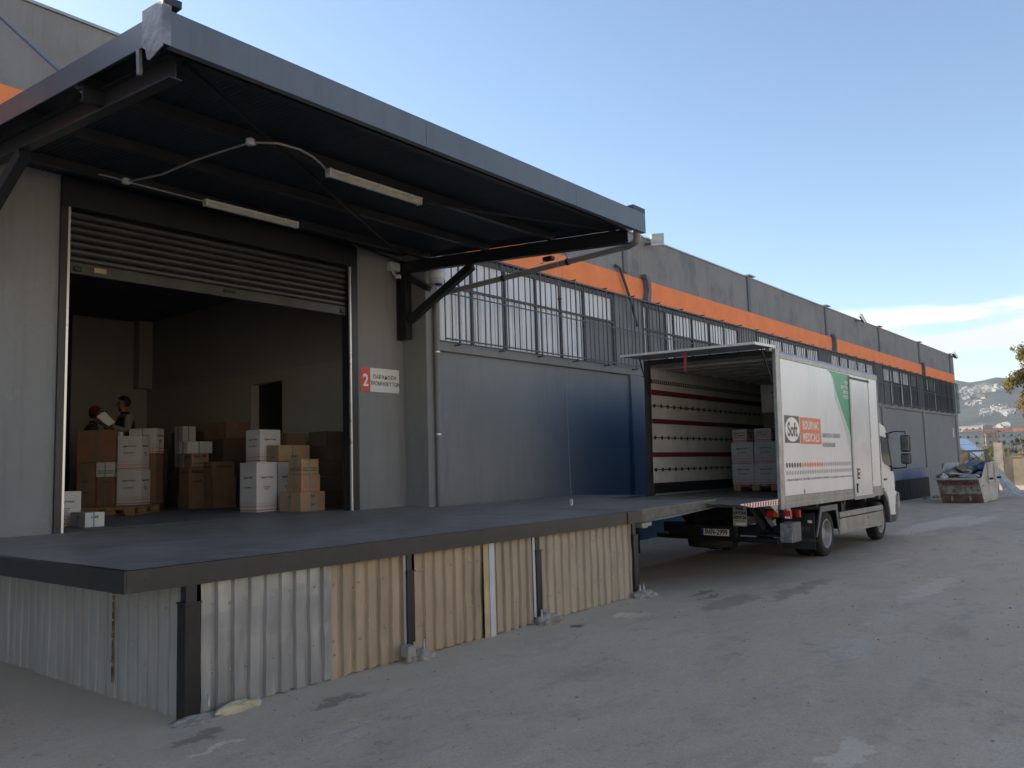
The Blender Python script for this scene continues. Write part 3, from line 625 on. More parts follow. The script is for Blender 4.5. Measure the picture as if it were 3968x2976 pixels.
for x, y in ((4.76, 10.0), (4.82, 7.38)):
    jb = part('junction_box', MB().lathe([(0.001, 0.03), (0.045, 0.03), (0.05, 0.02), (0.05, -0.02), (0.043, -0.032), (0.001, -0.034)], (x, y, zc(y, 0.045)), 'z', 14), pvcw, CB)
    part('box_stub', MB().tube([(x + 0.045, y, zc(y, 0.045)), (x + 0.065, y, zc(y, 0.045))], 0.02, 8), pvcw, jb)

# rainwater: elbow and sloping pipe from the gutter, downpipe on the pilaster
RP = thing('rainwater_pipe', 'grey plastic pipe sloping from the canopy corner back to the wall', 'drainpipe', (10.45, 6.2, 5.1))
part('pipe', MB().tube([(10.68, 6.33, 5.08), (10.70, 8.2, 5.03), (10.72, 10.12, 4.98), (10.72, 10.30, 4.96)], 0.048, 12), pvc, RP)
part('elbow', MB().tube([(10.45, 6.02, 5.22), (10.46, 6.03, 5.12), (10.52, 6.08, 5.08), (10.60, 6.20, 5.08), (10.68, 6.33, 5.08)], 0.055, 12), pvc, RP)
for y, z in ((7.45, 5.05), (8.8, 5.01)):
    cl = part('clamp', MB().tube([(10.69, y - 0.02, z), (10.69, y + 0.02, z)], 0.06, 12), blk, RP)
    part('hanger_wire', MB().tube([(10.69, y, z + 0.05), (10.62, y, z + 0.12), (10.50, y, cz(y) - 0.15)], 0.006, 5), blk, RP)
DP = thing('downpipe', 'painted grey downpipe on the pilaster right of the door', 'drainpipe', (10.68, 10.42, 1.1))
part('pipe', MB().tube([(10.72, 10.32, 4.96), (10.71, 10.40, 4.90), (10.70, 10.43, 4.78), (10.70, 10.43, DK)], 0.052, 14), wallp, DP)
for z in (2.4, 3.9): 
    part('clip', MB().tube([(10.70, 10.43, z), (10.70, 10.43, z + 0.025)], 0.058, 12), galvb, DP)
# small things on the wall
cmt = thing('security_camera', 'small white dome camera under its square box by the bracket', 'camera', (10.2, 11.1, 5.45), None)
part('mount_box', MB().box(10.11, 10.34, 10.98, 11.098, 5.44, 5.60), pvcw, cmt, bev=0.01)
part('arm', MB().tube([(10.2, 11.03, 5.44), (10.2, 11.0, 5.37), (10.25, 10.96, 5.34)], 0.022, 8), pvcw, cmt)
hd = part('dome', MB().lathe([(0.001, 0.05), (0.045, 0.045), (0.06, 0.02), (0.06, -0.02), (0.045, -0.035)], (10.25, 10.95, 5.32), 'z', 16), pvcw, cmt)
part('lens', MB().ico((10.25, 10.94, 5.295), 0.042, 2, smooth=True), blk, hd)
sr = thing('siren', 'white ribbed oval siren with blue lens beside the bracket', 'siren', (10.64, 10.42, 5.3), None)
part('shell', MB().lathe([(0.001, 0.16), (0.10, 0.15), (0.15, 0.10), (0.165, 0.03), (0.155, -0.05), (0.13, -0.12), (0.095, -0.165), (0.07, -0.17)], (10.66, 10.36, 5.32), 'z', 20), pvcw, sr)
for i in range(6): part('rib', MB().lathe([(0.162 - i * 0.004, 0.004), (0.168 - i * 0.004, 0.0), (0.162 - i * 0.004, -0.004)], (10.66, 10.36, 5.36 - 0.025 * i), 'z', 20), pvc, sr)
part('blue_lens', MB().ico((10.66, 10.33, 5.155), 0.075, 2, sz=0.5, smooth=True), lens_, sr)
part('back_plate', MB().box(10.53, 10.72, 10.47, 10.498, 5.18, 5.50), pvcw, sr)
part('cable', MB().tube([(10.58, 10.47, 5.48), (10.565, 10.46, 5.62), (10.60, 10.47, 5.78)], 0.009, 6), pvcw, sr)
SG = thing('sign', 'white and red sign numbered 2 on the wall right of the loading door', 'sign', (9.455, 11.09, 3.18))
part('panel', MB().box(9.455, 10.362, 11.084, 11.097, 3.185, 3.615), signw, SG, bev=0.003)
part('red_field', MB().box(9.457, 9.665, 11.0805, 11.0835, 3.188, 3.612), signred, SG)
text('2', 0.30, wprint, SG, (0.040, -0.0115, 0.105), bold=0.008, squeeze=0.85)
text('ΠΑΡΑΔΟΣΗ', 0.098, inkk, SG, (0.555, -0.0075, 0.245), bold=0.0012, align='CENTER', squeeze=0.98, spacing=1.08)
text('ΠΡΟΜΗΘΕΥΤΩΝ', 0.098, inkk, SG, (0.555, -0.0075, 0.125), bold=0.0012, align='CENTER', squeeze=0.90, spacing=1.06)
for x in (0.02, 0.885):
    for z in (0.03, 0.41): link('screw', MB().lathe([(0.001, -0.004), (0.006, -0.003), (0.006, 0)], (0, 0, 0), 'y', 8).mesh('screw', galvb), SG, (x, -0.007, z))
st = thing('pull_cord', 'thin hanging cord with a red toggle in front of the barred windows', 'cord', (10.5, 7.43, 1.25))
part('cord', MB().tube([(10.5, 7.43, 5.2), (10.503, 7.44, 3.2), (10.5, 7.42, 1.27)], 0.0022, 4), pvc, st)
part('cord', MB().tube([(10.5, 7.52, 5.2), (10.5, 7.50, 4.46)], 0.0035, 4), pvcw, st)
part('toggle', MB().tube([(10.5, 7.46, 4.42), (10.5, 7.48, 4.425), (10.5, 7.52, 4.425), (10.5, 7.54, 4.42)], [0.008, 0.02, 0.02, 0.008], 8), red, st)
part('toggle_tail', MB().tube([(10.5, 7.5, 4.41), (10.502, 7.495, 4.34), (10.498, 7.5, 4.25)], 0.006, 5), barm, st)
part('hook', MB().box(10.49, 10.51, 7.40, 7.44, 1.17, 1.27), galvb, st)
fl = thing('spotlight', 'small black spotlight clamped under the canopy bracket above the cord', 'floodlight', (10.52, 7.7, 5.12), None)
part('head', MB().box(10.47, 10.58, 7.62, 7.80, 5.085, 5.15, ), blk, fl, bev=0.01)
part('arm', MB().tube([(10.5, 7.75, 5.1), (10.52, 7.84, 5.06), (10.55, 7.9, 5.08)], 0.008, 5), galvb, fl)
def flood(x, z, lab, rz, sc_=1.0):
    f = thing('floodlight', lab, 'floodlight', (x, YF, z), 'floodlights along the parapet', (0, 0, 0))
    M = Matrix.Translation((0.05, -0.34 * sc_, 0.0)) @ Euler((R(-25), 0, rz)).to_matrix().to_4x4()
    part('housing', MB().box(-0.17 * sc_, 0.17 * sc_, 0.0, 0.09, -0.2 * sc_, 0.2 * sc_, M), galvb, f, local=True, bev=0.01)
    part('lamp_glass', MB().box(-0.13 * sc_, 0.13 * sc_, -0.012, -0.002, -0.12 * sc_, 0.16 * sc_, M), mat('lamp_glass', (0.55, 0.52, 0.35), 0.1), f, local=True)
    part('back_fins', MB().box(-0.12 * sc_, 0.12 * sc_, 0.092, 0.15, -0.12 * sc_, 0.12 * sc_, M), plas, f, local=True)
    part('bracket', MB().beam((0, -0.002, -0.08), (0.05, -0.30 * sc_, -0.12), 0.05, 0.04), barm, f, local=True)
flood(18.62, 7.55, 'bright floodlight on the parapet nearest the canopy corner', R(-62))
flood(36.3, 7.62, 'floodlight standing up from the middle of the far parapet', R(10), 1.1)
flood(54.4, 7.58, 'floodlight at the far end of the parapet', R(25), 1.1)
pn = thing('conduit', 'dark broken conduit slanting across the orange stripe to the grille', 'conduit', (17.3, 10.4, 6.5))
part('pipe', MB().tube([(17.0, 10.44, 6.62), (17.18, 10.42, 6.58), (17.55, 10.40, 5.9), (17.9, 10.42, 5.2)], 0.035, 7), barm, pn)
mb = MB().box(54.0, 54.42, 10.558, 10.568, 2.7, 3.25); single('notice', mb, mat('notice_face', (0.6, 0.5, 0.5), 0.5, var=0.1), 'small pale notice with red edge on the far wall panel', 'notice', (54.0, 10.56, 2.7))

# ---------------------------------------------------------------- loading dock
DC = thing('loading_dock', 'raised steel loading dock with corrugated skirts', 'loading dock', (2.87, 5.95, 0))
deckm = mat('deck_plate', (0.255, 0.222, 0.19), 0.5, metal=0.0, var=0.14, vs_=1.6, bump=0.0, grime=0.7, gs=1.7, gcol=(0.32, 0.295, 0.265), spec=0.5, gr=(0.45, 0.66))
t = deckm.node_tree; bsd = next(n for n in t.nodes if n.type == 'BSDF_PRINCIPLED')
g = t.nodes.new('ShaderNodeNewGeometry'); mpn = t.nodes.new('ShaderNodeMapping'); mpn.inputs['Rotation'].default_value = (0, 0, R(45)); mpn.inputs['Scale'].default_value = (34, 34, 34); t.links.new(g.outputs['Position'], mpn.inputs[0])
ch = t.nodes.new('ShaderNodeTexVoronoi'); ch.feature = 'F1'; ch.inputs['Scale'].default_value = 1; ch.inputs['Randomness'].default_value = 0.0; t.links.new(mpn.outputs[0], ch.inputs['Vector'])
bmp = t.nodes.new('ShaderNodeBump'); bmp.inputs['Strength'].default_value = 0.45; bmp.inputs['Distance'].default_value = 0.003; bmp.invert = True; t.links.new(ch.outputs['Distance'], bmp.inputs['Height']); t.links.new(bmp.outputs[0], bsd.inputs['Normal'])
YW = 11.0
for a, b_ in ((2.90, 4.40), (4.404, 5.90), (5.904, 7.40), (7.404, 8.90), (8.904, 10.18)): part('deck_plate', MB().box(a, b_, 6.0, 10.49, 1.10, DK - random.uniform(0, .0015)), deckm, DC, bev=0.0015)
part('deck', MB().box(2.90, 10.49, 10.492, 11.095, 1.10, DK - 0.001), deckm, DC)
part('deck', MB().box(10.182, 15.2, 8.85, 10.49, 1.06, DK - 0.012), deckm, DC)
chan = lambda y0, z0, z1: [(y0, z0), (y0 + 0.06, z0), (y0 + 0.06, z0 + 0.012), (y0 + 0.010, z0 + 0.016), (y0 + 0.010, z1 - 0.016), (y0 + 0.06, z1 - 0.012), (y0 + 0.06, z1), (y0, z1)]
part('edge_beam', MB().prism(chan(5.95, 0.975, 1.136), 2.885, 10.10, 'yz'), anth, DC)
mb = MB().prism([(2.866, 0.975), (2.93, 0.975), (2.93, 0.99), (2.88, 0.99), (2.88, 1.12), (2.93, 1.125), (2.93, 1.137), (2.866, 1.137)], 5.945, 11.09, 'xz'); part('edge_beam', mb, anth, DC)
part('splice_plate', MB().box(9.72, 10.095, 5.938, 5.948, 0.972, 1.13), anth, DC)
part('bolt_hole', MB().lathe([(0.001, 0), (0.010, 0)], (3.02, 5.9485, 1.06), 'y', 10), blk, DC)
part('bolt_hole', MB().lathe([(0.001, 0), (0.009, 0)], (8.35, 5.9485, 1.06), 'y', 10), blk, DC)
postm = mat('post_paint', (0.013, 0.0135, 0.016), 0.38, streak=0.3, var=0.2, vs_=5)
def post(x, w_, y=6.0, big=False):
    p = part('post', MB().box(x, x + w_, y, y + w_, gz(x) - 0.02, 0.80 if not big else 0.83), postm, DC, bev=0.004)
    part('post_head', MB().box(x + w_ * 0.12, x + w_ * 0.82, y + 0.02, y + w_ * 0.8, 0.832 if big else 0.802, 0.973), anth, p)
    part('head_plate', MB().box(x - 0.01, x + w_ + 0.01, y - 0.008, y + w_, (0.83 if big else 0.80) + 0.001, (0.83 if big else 0.80) + 0.012), anth, p)
post(3.355, 0.125, 5.98, True); post(5.675, 0.10); post(7.745, 0.10); post(9.94, 0.12)
post(10.0, 0.1, 8.7); post(14.9, 0.1, 8.9)
def lump(x, y, sx, sy, sz, seed, m=conc, nm='footing'):
    random.seed(seed); bm = bmesh.new(); bmesh.ops.create_icosphere(bm, subdivisions=3, radius=1)
    vs = []
    for v in bm.verts:
        k = 1 + 0.35 * noise.noise(v.co * 2.2 + Vector((seed, 0, 0)))
        vs.append((x + v.co.x * sx * k, y + v.co.y * sy * k, gz(x) - 0.02 + max(-0.01, v.co.z) * sz * k))
    fs = [tuple(v.index for v in f.verts) for f in bm.faces]; bm.free()
    return part(nm, MB().add(vs, fs), m, DC)
lump(3.42, 5.93, 0.22, 0.13, 0.06, 3); lump(3.75, 5.92, 0.24, 0.07, 0.085, 4, mat('pale_mortar', (0.50, 0.44, 0.30), 0.95, var=0.2, bump=0.6))
lump(5.78, 5.94, 0.16, 0.13, 0.11, 5); lump(7.86, 5.93, 0.22, 0.15, 0.13, 6); lump(10.05, 5.95, 0.26, 0.17, 0.11, 9)
part('anchor_block', MB().box(5.54, 5.64, 5.86, 5.96, 0.03, 0.13).lathe([(0.03, 0), (0.03, 0.05)], (5.58, 5.9, -0.02), 'z', 8), pvc, DC)
for x in (3.53, 5.70, 5.83, 7.74, 7.84, 9.96, 10.06):
    part('anchor_bolt', MB().lathe([(0.001, 0.09), (0.012, 0.09), (0.012, -0.01)], (x, 5.945, 0.05), 'z', 6), galv, DC)
def corr(x0, x1, pitch, ym, m, lab, zt=0.972, zb=-0.02, amp=0.028, seed=1, skew=0.28, lip=0.0):
    """corrugated sheet facing -Y between x0 and x1"""
    random.seed(seed); pr = []; u = x0
    while u < x1 - 0.001:
        for f_, a in ((0, 0), (0.54, 0), (0.54 + skew * 0.36, 1), (1 - 0.10, 1)):
            uu = u + f_ * pitch
            if uu < x1: pr.append((uu, ym + amp * (0 if a == 0 else 1)))
        u += pitch
    pr.append((x1, pr[-1][1])); n = len(pr); rows = [zb + (zt - zb) * q / 8 for q in range(9)]
    vs = []
    for k, z in enumerate(rows):
        for p in pr:
            zz = z + (random.uniform(-0.018, 0.006) if k == 0 else 0)
            vs.append((p[0] + (random.uniform(-.003, .003) if 0 < k < 4 else 0), p[1] + random.uniform(-.002, .002) + 0.012 * noise.noise(Vector((p[0] * 2.1, z * 3.0, seed))), zz))
    fs = [(k * n + i, k * n + i + 1, (k + 1) * n + i + 1, (k + 1) * n + i) for k in range(len(rows) - 1) for i in range(n - 1)]
    o = part('skirt_sheet', MB().add(vs, fs), m, DC, label=lab)
    s_ = o.modifiers.new('s', 'SOLIDIFY'); s_.thickness = 0.003
    return o
corr(3.51, 4.77, 0.148, 6.03, galv, 'plain zinc skirt sheet on the long side', seed=2)
corr(4.76, 5.675, 0.150, 6.035, tan1, 'warm tan skirt sheet beside the zinc one', seed=3)
corr(5.80, 6.84, 0.150, 6.035, tan1, 'tan skirt sheet with round edged ribs', seed=4)
corr(6.92, 7.74, 0.142, 6.035, tan2, 'narrow tan skirt sheet right of the white strip', seed=5)
corr(7.86, 9.95, 0.158, 6.04, tan3, 'pale tan skirt sheet at the ramp end', seed=6, skew=0.5)
part('edge_strip', MB().box(6.82, 6.915, 6.010, 6.016, -0.04, 0.972), yel, DC, label='yellowed flat strip')
part('edge_strip', MB().box(6.905, 6.99, 6.000, 6.006, -0.05, 0.972), whsheet, DC, label='white flat strip')
part('edge_strip', MB().box(5.64, 5.672, 6.018, 6.024, 0.05, 0.97), galv, DC)
part('edge_strip', MB().box(7.70, 7.742, 6.018, 6.024, 0.05, 0.97), whsheet, DC)
# left side skirt, faces -X
def corrx(y0, y1, m, lab, seed, xo=3.38):
    random.seed(seed); pr = []; u = y0; pitch = 0.166
    while u < y1 - 0.001:
        for f_, a in ((0, 0), (0.05, 1), (0.76, 1), (0.86, 0)):
            uu = u + f_ * pitch
            if uu < y1: pr.append((xo + 0.030 * (1 - a), uu))
        u += pitch
    pr.append((pr[-1][0], y1)); n = len(pr); rows = [-0.03, 0.25, 0.5, 0.75, 0.972]
    vs = [(p[0] + random.uniform(-.003, .003), p[1], z + (random.uniform(-0.02, 0.01) if k == 0 else 0)) for k, z in enumerate(rows) for p in pr]
    o = part('skirt_sheet', MB().add(vs, [(k * n + i, k * n + i + 1, (k + 1) * n + i + 1, (k + 1) * n + i) for k in range(4) for i in range(n - 1)]), m, DC, label=lab)
    s_ = o.modifiers.new('s', 'SOLIDIFY'); s_.thickness = 0.003
corrx(6.12, 7.16, galv_lit, 'zinc skirt sheet next to the corner post', 11)
corrx(7.13, 8.50, galv_lit, 'zinc skirt sheet in the middle of the short side', 12, 3.372)
corrx(8.46, 11.08, galv_lit, 'zinc skirt sheet running to the wall', 13, 3.378)
random.seed(14); ru = MB()
for k in range(16):
    z = 0.10 + k * .052; a_ = random.uniform(.004, .022); ru.box(3.352, 3.3535, 7.135 - a_, 7.150 + a_ * .6, z, z + random.uniform(.03, .07))
o = part('rust_streak', ru, mat('rust_stain', (0.17, 0.125, 0.085), 0.9, var=0.3, vs_=15), DC); o['kind'] = 'stuff'
random.seed(5)
scr = MB().lathe([(0.001, -0.009), (0.005, -0.008), (0.006, -0.004), (0.011, -0.003), (0.011, 0)], (0, 0, 0), 'y', 8).mesh('screw', alu)
SCX = [(3.60, .80, .28), (3.75, .79, .27), (3.90, .79, .27), (4.17, .79, .28), (4.32, .80, .28), (4.58, .80, .30), (4.80, .80, .30), (4.80, .79, .18), (5.10, .78, .27), (5.40, .78, .32), (5.86, .78, .26), (5.90, .80, .28), (6.32, .80, .32), (6.62, .80, .33), (6.75, .80, .33), (7.0, .8, .3), (7.30, .76, .25), (7.62, .8, .3), (8.02, .76, .25), (8.20, .78, .27), (8.52, .8, .3), (8.80, .5, .3), (9.0, .82, .3), (9.14, .84, .3), (9.40, .8, .3), (9.62, .6, .3), (9.80, .83, .3)]
for x, a, c_ in SCX:
    for z in (a, c_): link('screw', scr, DC, (x - 2.87 + random.uniform(-.01, .01), 6.026 - 5.95, z))
for y in (6.30, 6.62, 6.78, 7.9, 9.5):
    for z in (.30, .78): link('screw', scr, DC, (3.368 - 2.87, y - 5.95, z + random.uniform(-.02, .02)), (0, 0, R(-90)))
for x, z in ((5.02, .74), (5.21, .70), (8.66, .52), (8.62, .25), (9.5, .62)): part('drill_hole', MB().lathe([(0.001, 0), (0.008, 0)], (x, 6.0325, z), 'y', 8), blk, DC)

# loose grit and chips lying on the yard
random.seed(77); mb = MB()
for i in range(260):
    x = random.uniform(1.5, 24); y = random.uniform(.8, 5.8) if i % 3 else random.uniform(5.3, 5.95); mb.ico((x, y, gz(x) + .003), random.uniform(.005, .016), 1, sz=.6, jit=.3)
o = link('grit', mb.mesh('grit', conc)); o['kind'] = 'stuff'; o['label'] = 'small stones and chips scattered on the yard'
# ramp from the dock onto the tail lift
RM = thing('dock_ramp', 'steel bridging ramp from the dock to the truck tail lift', 'ramp', (10.14, 6.0, 1.0))
mb = MB(); v = [(x, y, z) for x, z in ((10.19, 1.128), (12.54, 1.150)) for y in (6.0, 8.8) for z in (z - 0.012, z)]
mb.add([(10.19, 6.0, 1.116), (10.19, 6.0, 1.131), (10.19, 8.8, 1.116), (10.19, 8.8, 1.131), (12.54, 6.0, 1.152), (12.54, 6.0, 1.162), (12.54, 8.4, 1.152), (12.54, 8.4, 1.162)], [(0, 2, 3, 1), (4, 5, 7, 6), (0, 1, 5, 4), (2, 6, 7, 3), (0, 4, 6, 2), (1, 3, 7, 5)])
part('ramp_plate', mb, deckm, RM)
part('side_beam', MB().prism([(10.14, 0.975), (10.14, 1.132), (12.50, 1.150), (12.50, 1.055), (10.9, 0.985), (10.9, 0.975)], 5.985, 5.998, 'xz'), mat('worn_grey_steel', (0.13, 0.125, 0.11), 0.6, var=0.2, vs_=6, grime=0.5, gs=5, gcol=(0.06, 0.055, 0.05)), RM)
part('beam_lip', MB().prism([(10.14, 0.970), (10.14, 0.978), (12.50, 1.058), (12.50, 1.050), (10.9, 0.978)], 5.94, 5.984, 'xz'), anthl, RM)
part('beam_lip', MB().prism([(10.14, 1.133), (10.14, 1.138), (12.54, 1.168), (12.54, 1.163)], 5.97, 6.03, 'xz'), alu, RM)
part('hinge', MB().tube([(10.14, 6.05, 1.11), (10.14, 8.75, 1.11)], 0.018, 8), anth, RM)
part('side_beam', MB().prism([(10.19, 0.975), (10.19, 1.11), (12.50, 1.14), (12.50, 1.055)], 8.3, 8.32, 'xz'), anth, RM)
part('tow_chain', MB().box(10.15, 10.42, 5.98, 6.25, 0.905, 0.955).box(10.2, 10.34, 6.0, 6.2, 0.88, 0.903), pvc, RM)

# ---------------------------------------------------------------- truck (local frame: x forward, -y towards the yard)
TR = thing('box_truck', 'white box truck backed up to the dock with its rear open', 'truck', (13.70, 6.665, -0.05), None, (R(1.1), R(0.35), 0))
def tp(name, mb, m, parent=None, **k): return part(name, mb, m, parent or TR, local=True, **k)
W2 = 1.275; LB = 5.95; ZF, ZR = 1.02, 3.70
cb = tp('cargo_body', MB().box(0.02, LB, -W2 + 0.012, -W2 + 0.05, ZF + 0.2, ZR - 0.08), panelw)
tp('outer_panel', MB().box(0.22, LB - 0.03, -W2, -W2 + 0.010, 1.235, 3.60), panelw, cb)
tp('left_wall', MB().box(0.02, LB, W2 - 0.06, W2, ZF + 0.2, ZR - 0.08), cream, cb)
tp('front_wall', MB().box(LB - 0.04, LB - 0.002, -W2 + 0.06, W2 - 0.062, ZF + 0.2, ZR - 0.08), cream, cb)
tp('body_roof', MB().box(0.02, LB, -W2 + 0.01, W2 - 0.01, ZR - 0.05, ZR), alu, cb)
for i in range(10): tp('roof_bow', MB().box(0.4 + i * 0.58, 0.46 + i * 0.58, -W2 + 0.06, W2 - 0.07, ZR - 0.10, ZR - 0.052), alu, cb)
tp('load_floor', MB().box(0.0, LB - 0.05, -W2 + 0.055, W2 - 0.065, 1.13, 1.195), mat('truck_floor', (0.13, 0.12, 0.105), 0.6, var=0.15, vs_=5), cb)
tp('bottom_rail', MB().box(0.16, LB, -W2 - 0.012, -W2 + 0.08, ZF, 1.228), alud, cb, bev=0.004)
tp('rail_groove', MB().box(0.16, LB, -W2 - 0.016, -W2 - 0.0125, 1.095, 1.108), alu, cb)
tp('bottom_rail', MB().box(0.16, LB, W2 - 0.08, W2 + 0.012, ZF, 1.228), alud, cb)
tp('top_rail', MB().prism([(-W2 - 0.012, 3.605), (-W2 + 0.08, 3.605), (-W2 + 0.08, 3.74), (-W2 + 0.03, 3.74), (-W2 - 0.012, 3.69)], 0.16, LB, 'yz'), alu, cb)
tp('top_rail', MB().box(0.16, LB, W2 - 0.08, W2 + 0.012, 3.605, 3.74), alu, cb)
tp('rear_post', MB().box(-0.01, 0.155, -W2 - 0.014, -W2 + 0.05, ZF - 0.01, 3.75), alu, cb, bev=0.006)
tp('rear_post', MB().box(-0.01, 0.10, W2 - 0.07, W2 + 0.014, ZF - 0.01, 3.75), plas, cb)
tp('rear_header', MB().box(-0.01, 0.10, -W2 + 0.052, W2 - 0.072, 3.655, 3.75), anth, cb)
tp('rear_sill', MB().box(-0.015, 0.10, -W2 + 0.052, W2 - 0.072, 1.02, 1.16), alu, cb)
tp('front_corner', MB().box(LB + 0.001, LB + 0.03, -W2 - 0.01, W2 + 0.01, ZF, 3.73), alu, cb)
riv = MB().lathe([(0.001, -0.006), (0.006, -0.005), (0.009, 0)], (0, 0, 0), 'y', 6).mesh('rivet', galvb)
for i in range(20):
    link('rivet', riv, cb, (0.25 + i * 0.29, -W2 - 0.012, 3.64)); link('rivet', riv, cb, (0.25 + i * 0.29, -W2 - 0.012, 1.19)); link('rivet', riv, cb, (0.25 + i * 0.29, -W2 - 0.012, 1.05))
for i in range(14): link('rivet', riv, cb, (0.185, -W2 - 0.0005, 1.35 + i * 0.17))
# interior lining of the left wall, facing -Y
yi = W2 - 0.06
for z0, z1 in ((3.105, 3.205), (2.56, 2.65), (1.92, 2.01)): tp('red_rub_rail', MB().box(0.12, LB - 0.1, yi - 0.02, yi - 0.001, z0, z1), dred, cb)
tp('kick_plate', MB().box(0.12, LB - 0.1, yi - 0.012, yi - 0.001, 1.197, 1.43), blk, cb)
o = MB().box(0.11, LB - 0.1, yi - 0.018, yi - 0.001, 3.33, 3.40); lr = tp('lashing_rail', o, plas, cb)
slot = MB().box(-0.012, 0.012, -0.004, 0, -0.024, 0.024).mesh('slot', cream)
for i in range(72): link('slot', slot, lr, (0.16 + i * 0.08, yi - 0.0185, 3.365))
hook = MB().box(-0.022, 0.022, -0.02, -0.004, -0.035, 0.035).add([(-.03, -.005, -.012), (.03, -.005, -.012), (.03, -.005, .012), (-.03, -.005, .012)], [(0, 1, 2, 3)]).mesh('lashing_eye', plas)
for z in (2.90, 2.29, 1.68):
    r_ = tp('lashing_rail', MB().box(0.12, LB - 0.1, yi - 0.006, yi - 0.001, z - 0.010, z + 0.010), plas, cb)
    for i in range(22): link('lashing_eye', hook, r_, (0.20 + i * 0.262, yi - 0.006, z))
# top hinged rear door, raised
fl_ = tp('rear_flap', MB().prism([(-0.86, 3.745), (-0.86, 3.775), (0.0, 3.80), (0.0, 3.765)], -W2 + 0.01, W2 - 0.01, 'xz'), mat('flap_grey', (0.33, 0.33, 0.33), 0.4, var=0.05), bev=0.004)
tp('flap_edge', MB().box(-0.885, -0.862, -W2, W2, 3.738, 3.778), white, fl_); tp('flap_edge', MB().prism([(-0.86, 3.735), (-0.86, 3.78), (0.0, 3.805), (0.0, 3.76)], -W2 - 0.012, -W2 + 0.008, 'xz'), white, fl_)
tp('pull_strap', MB().box(-0.80, -0.797, -0.02, 0.04, 3.39, 3.74).box(-0.83, -0.802, -0.02, 0.04, 3.735, 3.742), mat('red_strap', (0.42, 0.06, 0.07), 0.7), fl_)
tp('gas_strut', MB().tube([(-0.35, -W2 + 0.10, 3.74), (0.06, -W2 + 0.06, 3.05)], 0.014, 6), blk, fl_)
tp('gas_strut', MB().tube([(-0.35, W2 - 0.10, 3.74), (0.02, W2 - 0.08, 3.05)], 0.014, 6), blk, fl_)
tp('hinge_box', MB().box(-0.16, -0.06, -W2 + 0.03, -W2 + 0.10, 3.70, 3.745), alu, fl_)
# tail lift platform
tl = tp('tail_lift', MB().prism([(-1.58, 1.165), (-1.58, 1.178), (-0.02, 1.185), (-0.02, 1.10), (-1.2, 1.115)], -W2 + 0.02, W2 - 0.05, 'xz'), mat('lift_plate', (0.20, 0.195, 0.17), 0.55, var=0.15, vs_=3, metal=0.2))
ws = tp('warning_strip', MB().prism([(-1.60, 1.165), (-1.60, 1.180), (-0.10, 1.19), (-0.10, 1.10), (-1.15, 1.105)], -W2 + 0.002, -W2 + 0.018, 'xz'), wprint, tl)
for i in range(14):
    x = -1.50 + i * 0.104; lo_ = 1.107 if x > -1.2 else 1.107 + (-1.2 - x) * 0.14
    tp('red_stripe', MB().prism([(x, lo_), (x + 0.045, lo_), (x + 0.06, 1.178), (x + 0.015, 1.178)], -W2 - 0.001, -W2 + 0.0015, 'xz'), redp, ws)
tp('gusset', MB().prism([(-0.42, 1.098), (-0.10, 1.098), (-0.10, 0.95)], -W2 + 0.02, -W2 + 0.03, 'xz'), alu, tl)
tp('lift_arm', MB().beam((-0.2, -0.95, 1.06), (0.55, -0.95, 0.55), 0.09, 0.12).beam((-0.2, 0.55, 1.06), (0.55, 0.55, 0.55), 0.09, 0.12), blk, tl)
tp('lift_ram', MB().tube([(-0.1, -0.80, 1.03), (0.5, -0.80, 0.58)], 0.045, 10), gplas, tl)
tp('lift_beam', MB().box(0.35, 0.55, -W2 + 0.12, W2 - 0.12, 0.52, 0.70), blk, tl, bev=0.01)
# side door
dr = tp('side_door', MB().box(3.98, 5.20, -W2 - 0.022, -W2 - 0.002, 1.10, 3.50), mat('door_white', (0.70, 0.69, 0.67), 0.16, var=0.05, vs_=1.2), bev=0.004)
tp('door_frame', MB().box(3.91, 3.978, -W2 - 0.026, -W2 - 0.001, 1.07, 3.57), alu, dr); tp('door_frame', MB().box(5.202, 5.26, -W2 - 0.026, -W2 - 0.001, 1.10, 3.57), alu, dr)
tp('drip_rail', MB().box(3.93, 5.25, -W2 - 0.04, -W2 - 0.001, 3.502, 3.54), blk, dr)
tp('door_sill', MB().box(3.98, 5.20, -W2 - 0.034, -W2 - 0.001, 1.075, 1.098), white, dr); tp('kick_panel', MB().box(3.95, 5.35, -W2 - 0.020, -W2 - 0.0125, 1.0, 1.073), alud, dr)
h_ = tp('latch', MB().box(4.13, 4.34, -W2 - 0.030, -W2 - 0.0225, 1.40, 1.66), galvb, dr)
tp('latch_recess', MB().box(4.15, 4.32, -W2 - 0.034, -W2 - 0.0305, 1.42, 1.64), blk, h_); tp('latch_lever', MB().box(4.17, 4.29, -W2 - 0.05, -W2 - 0.0345, 1.46, 1.50).box(4.17, 4.29, -W2 - 0.05, -W2 - 0.0345, 1.56, 1.60).box(4.27, 4.30, -W2 - 0.05, -W2 - 0.0345, 1.46, 1.60), galvb, h_)
tp('bolt', MB().tube([(4.10, -W2 - 0.035, 1.14), (4.10, -W2 - 0.035, 1.32)], 0.014, 6).box(4.08, 4.14, -W2 - 0.05, -W2 - 0.024, 1.29, 1.33), plas, dr)
for z in (1.3, 1.75, 2.2, 2.65, 3.1, 3.4): tp('hinge', MB().box(5.20, 5.225, -W2 - 0.036, -W2 - 0.027, z, z + 0.07), galvb, dr)
